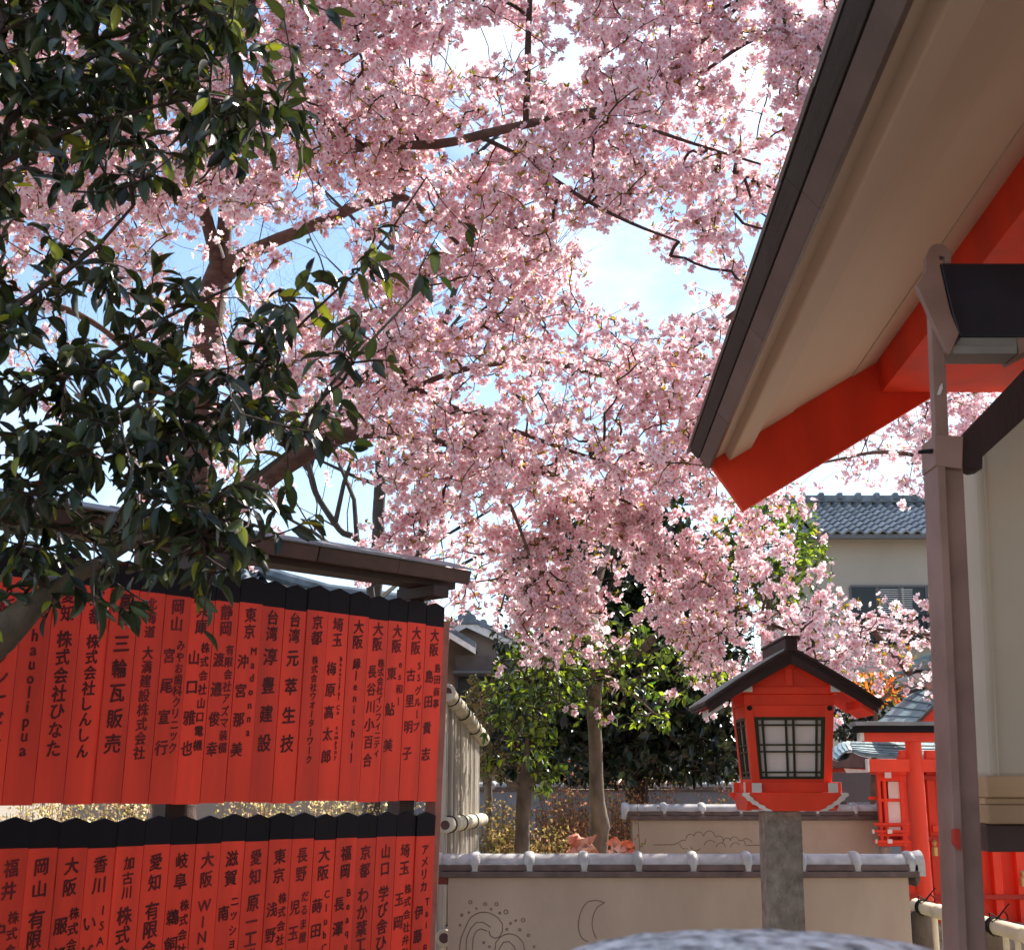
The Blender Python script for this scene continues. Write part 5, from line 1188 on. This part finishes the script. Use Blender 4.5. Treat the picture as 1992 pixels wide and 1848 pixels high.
small_tree('brown_conifer', 'feathery brownish shrub at the far end of the brushwood fence',
           [(950, 2000, 13.0, 10), (950, 1500, 13.0, 7), (952, 1380, 13.0, 4)], [[(950, 1450, 13, 4), (975, 1400, 13, 2)]],
           [[2, 4, 3, 1, 0], [6, 8, 6, 3, 1], [8, 8, 7, 5, 2], [8, 8, 8, 6, 4], [8, 8, 8, 7, 5], [7, 8, 8, 7, 5], [6, 7, 8, 7, 4]], 32, 905, 1300, 460, 12.0, .3, .07,
           greens((.14, .12, .05), .35, .2, (.25, .14, .07)), 0, per=(3, 6), w=.22, cat='shrub')
small_tree('autumn_shrub', 'shrub with orange autumn leaves above the lantern roof, beside the shrine roof',
           [(1700, 2000, 11.6, 8), (1700, 1500, 11.6, 6), (1705, 1380, 11.6, 4)], [[(1705, 1380, 11.6, 4), (1740, 1330, 11.6, 2.5)], [(1705, 1380, 11.6, 4), (1665, 1345, 11.6, 2.5)]],
           [[0, 1, 3, 5, 5], [1, 3, 5, 7, 6], [6, 8, 7, 6, 4], [6, 7, 7, 5, 1]], 30, 1640, 1255, 120, 11.6, .2, .062,
           greens((.55, .13, .03), .3, .35, (.20, .20, .04)), 60, per=(2, 5), w=.4, cat='shrub')
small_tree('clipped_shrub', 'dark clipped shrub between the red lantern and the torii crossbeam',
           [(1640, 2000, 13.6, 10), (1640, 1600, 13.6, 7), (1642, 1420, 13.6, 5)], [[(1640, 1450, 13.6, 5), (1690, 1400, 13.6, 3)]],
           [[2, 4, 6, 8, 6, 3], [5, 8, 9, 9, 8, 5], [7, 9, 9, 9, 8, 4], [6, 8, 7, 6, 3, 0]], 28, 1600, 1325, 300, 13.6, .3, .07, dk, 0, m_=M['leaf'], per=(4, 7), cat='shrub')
small_tree('roadside_tree', 'yellow green tree seen between the steel post and the plaster bay',
           [(1900, 2000, 14.0, 8), (1900, 1500, 14.0, 6), (1900, 1320, 14.0, 4)], [[(1900, 1400, 14, 4), (1890, 1300, 14, 2)]],
           [[5, 6, 5], [6, 8, 6], [6, 8, 6], [4, 6, 5]], 36, 1850, 1230, 160, 14.0, .3, .075, greens((.10, .12, .03), .35, .4, (.25, .26, .05)), 0, per=(3, 6))

# ================================================================== bare trees far behind
def bare_tree(label, trunk_pts, Y, seedn, spread, n=260):
    b = trunk_pts[0]; t = thing('bare_tree', label, 'tree', (P(b[0], 1600, Y).x, Y, 0), 'bare trees behind the blossom')
    s_ = bough('trunk', trunk_pts, M['bark_far'], t, 10, .15); mb = MB(); r_ = random.Random(seedn)
    def grow(p, d, L, r, depth):
        q = [p]; rad = [r]
        for k in range(4):
            d = (d + Vector((r_.gauss(0, .16), r_.gauss(0, .16), r_.gauss(.04, .12)))).normalized(); p = p + d * L / 4; q.append(p); rad.append(r * (1 - .16 * (k + 1)))
        mb.tube(q, rad, 4 if depth else 6, cap=False)
        if depth < 4:
            for k in range(2 + (depth < 3)):
                i = r_.randint(2, 4); dd = (d + Vector((r_.gauss(0, .65), r_.gauss(0, .4), r_.gauss(.15, .4)))).normalized(); grow(q[i], dd, L * r_.uniform(.55, .78), rad[i] * .62, depth + 1)
    for k in range(spread):
        i = r_.randint(len(s_) // 3, len(s_) - 1); a = r_.uniform(0, 6.28)
        grow(Vector(s_[i]), Vector((math.cos(a), math.sin(a) * .4, r_.uniform(.3, 1.1))).normalized(), r_.uniform(1.2, 2.0), .028, 0)
    mb.build('branches', M['bark_far'], t, kind='stuff')
bare_tree('bare tree with a straight dark trunk rising just right of centre of the coping', [(722, 1700, 15, 16), (726, 1300, 15, 14), (735, 1050, 15, 13), (742, 880, 15, 11), (755, 600, 15, 8), (770, 350, 15, 5)], 15, 3, 9)
bare_tree('bare tree with a dark trunk beside the end of the coping', [(812, 1700, 16, 15), (815, 1200, 16, 13), (822, 1050, 16, 12), (838, 900, 16, 9), (850, 700, 16, 7), (905, 480, 16, 6), (920, 300, 16, 4)], 16, 5, 9)
bare_tree('slender bare tree leaning left above the coping', [(760, 1500, 14, 9), (712, 1095, 14, 7), (660, 1030, 14, 6.5), (615, 960, 14, 6), (598, 900, 14, 5), (560, 780, 14, 3)], 14, 11, 8)
bare_tree('bare tree behind the cherry trunk at the left', [(250, 1700, 16, 12), (262, 1200, 16, 10), (280, 950, 16, 7), (300, 700, 16, 4)], 16, 21, 8)

# ================================================================== dry shrubs
def dry_bush(label, u0, u1, vtop, Y, n, col, group='dry shrubs behind the walls', sp=.35):
    um = (u0 + u1) / 2; c = P(um, 1600, Y); t = thing('dry_shrub', label, 'shrub', (c.x, Y, 0), group)
    hwid = (P(u1, 1600, Y).x - P(u0, 1600, Y).x) / 2; zt = P(um, vtop, Y).z
    mb = MB(); tips = []
    for k in range(n // 7):
        x = rng.normal(0, .45); x = max(-1, min(1, x)); h = zt * (1 - .22 * x * x) * rng.uniform(.72, 1.03)
        b = Vector((c.x + x * hwid * .8, Y + rng.normal(0, sp * .7), .2)); e = Vector((c.x + x * hwid * 1.1 + rng.normal(0, .06), Y + rng.normal(0, sp), h))
        m1 = b.lerp(e, .55) + Vector((rng.normal(0, .03), rng.normal(0, .03), 0)); mb.tube([b, m1, e], [.005, .004, .0018], 3, cap=False)
        for q in range(7):
            f_ = rng.uniform(.45, 1.0); p = b.lerp(e, f_); tips.append((p.x + rng.normal(0, .045), p.y + rng.normal(0, .045), p.z + rng.normal(0, .04)))
    mb.build('stems', mat('dry_stem', (.16, .10, .06), .9, .3, 10), t, kind='stuff')
    tp = np.array(tips); tp = np.repeat(tp, 6, 0) + rng.normal(0, .032, (len(tp) * 6, 3)); m_ = len(tp); lv, lc_, lf = leaf_template(.6, .5, .6, 2)
    c_ = np.array(col)[None] * np.clip(rng.normal(1, .35, (m_, 1)), .3, 2) * (1 + rng.normal(0, .08, (m_, 3))); g_ = rng.random(m_) < .10; c_[g_] = np.array([.28, .26, .06])
    scatter(lv, lc_, lf, tp, frames_dir(rng.normal(0, 1, (m_, 3)), rng.normal(0, 1, (m_, 3))), rng.uniform(.012, .032, m_), np.clip(c_, 0, 1), 'withered_leaves', 'withered_leaf', M['dry'], t, 0)
BR = (.34, .17, .10); TN = (.36, .26, .12); ST = (.62, .50, .30)
dry_bush('withered brown shrub between the brushwood fence and the pruned tree', 915, 1040, 1560, 9.6, 900, TN)
dry_bush('withered rust brown shrub between the two slender tree trunks', 1020, 1180, 1525, 9.9, 1300, BR)
dry_bush('withered brown shrub right of the forked tree trunk', 1150, 1265, 1530, 10.6, 800, BR)
dry_bush('low withered shrub close behind the near wall', 930, 1160, 1598, 8.9, 900, TN)
dry_bush('sparse brown seed heads in front of the far grey wall, left of the lantern', 1330, 1460, 1520, 11.5, 260, (.42, .26, .2))
dry_bush('sparse dry stems above the wall with the cloud', 1190, 1330, 1500, 12.0, 300, (.34, .2, .15))
for k, (a, b) in enumerate(((-40, 170), (150, 330), (420, 600), (560, 740), (700, 850))):
    dry_bush(['straw coloured shrub behind the leftmost boards', 'straw coloured shrub behind the left boards, second from the edge', 'straw coloured shrub behind the middle boards', 'straw coloured shrub behind the boards right of the middle', 'straw coloured shrub behind the rightmost boards'][k], a, b, 1520, 8.6 + .2 * k, 800, ST)
# leaf litter and fresh ground cover
n = 5000; pts = np.stack([rng.uniform(-6, 4, n), rng.uniform(7.5, 14, n), rng.uniform(.005, .04, n)], 1); lv, lc_, lf = leaf_template(.5, .3, .3, 2)
t = MB(); 
V = np.einsum('nij,vj->nvi', frames_dir(rng.normal(0, 1, (n, 3)) * [1, 1, .2], rng.normal(0, .3, (n, 3)) + [0, 0, 1.]), lv) * rng.uniform(.03, .06, n)[:, None, None] + pts[:, None]
C = np.ones((n, len(lv), 4)); C[..., :3] = (np.array([.30, .17, .09])[None] * np.clip(rng.normal(1, .35, (n, 1)), .3, 2))[:, None]
o = npmesh('leaf_litter', V.reshape(-1, 3), (np.arange(n)[:, None, None] * len(lv) + lf[None]).reshape(-1, 4), M['dry'], None, C.reshape(-1, 4)); tag(o, 'fallen brown leaves scattered over the soil behind the walls', 'leaf litter', kind='stuff')
# crumpled orange and white cloth behind the near wall
def crumple(label, u, v, Y, w_, h_, seed):
    mb = MB(); N = 14; vs = []; c = P(u, v, Y); k = w_ * Y / F; kh = h_ * Y / F
    for i in range(N + 1):
        for j in range(N + 1):
            a, b = i / N - .5, j / N - .5; q = noise.noise_vector(Vector((a * 4, b * 4, seed)))
            vs.append((c.x + a * k * 1.1 + q.x * .04, Y + q.y * .07, c.z + b * kh + q.z * .05))
    mb.add(vs, [(i * (N + 1) + j, (i + 1) * (N + 1) + j, (i + 1) * (N + 1) + j + 1, i * (N + 1) + j + 1) for i in range(N) for j in range(N)])
    mb.add([(c.x - .01, Y + .02, 0), (c.x + .01, Y + .02, 0), (c.x, Y + .04, 0), (c.x - .01, Y + .02, c.z), (c.x + .01, Y + .02, c.z), (c.x, Y + .04, c.z)], [(0, 1, 4, 3), (1, 2, 5, 4), (2, 0, 3, 5)])
    o = mb.build('streamer_cloth', M['cloth'], smooth=True); tag(o, label, 'cloth')
crumple('crumpled orange and white cloth left of the forked tree trunk', 1132, 1642, 8.0, 44, 36, 2.0)
crumple('crumpled orange and white cloth right of the forked tree trunk', 1208, 1650, 8.1, 40, 26, 5.0)
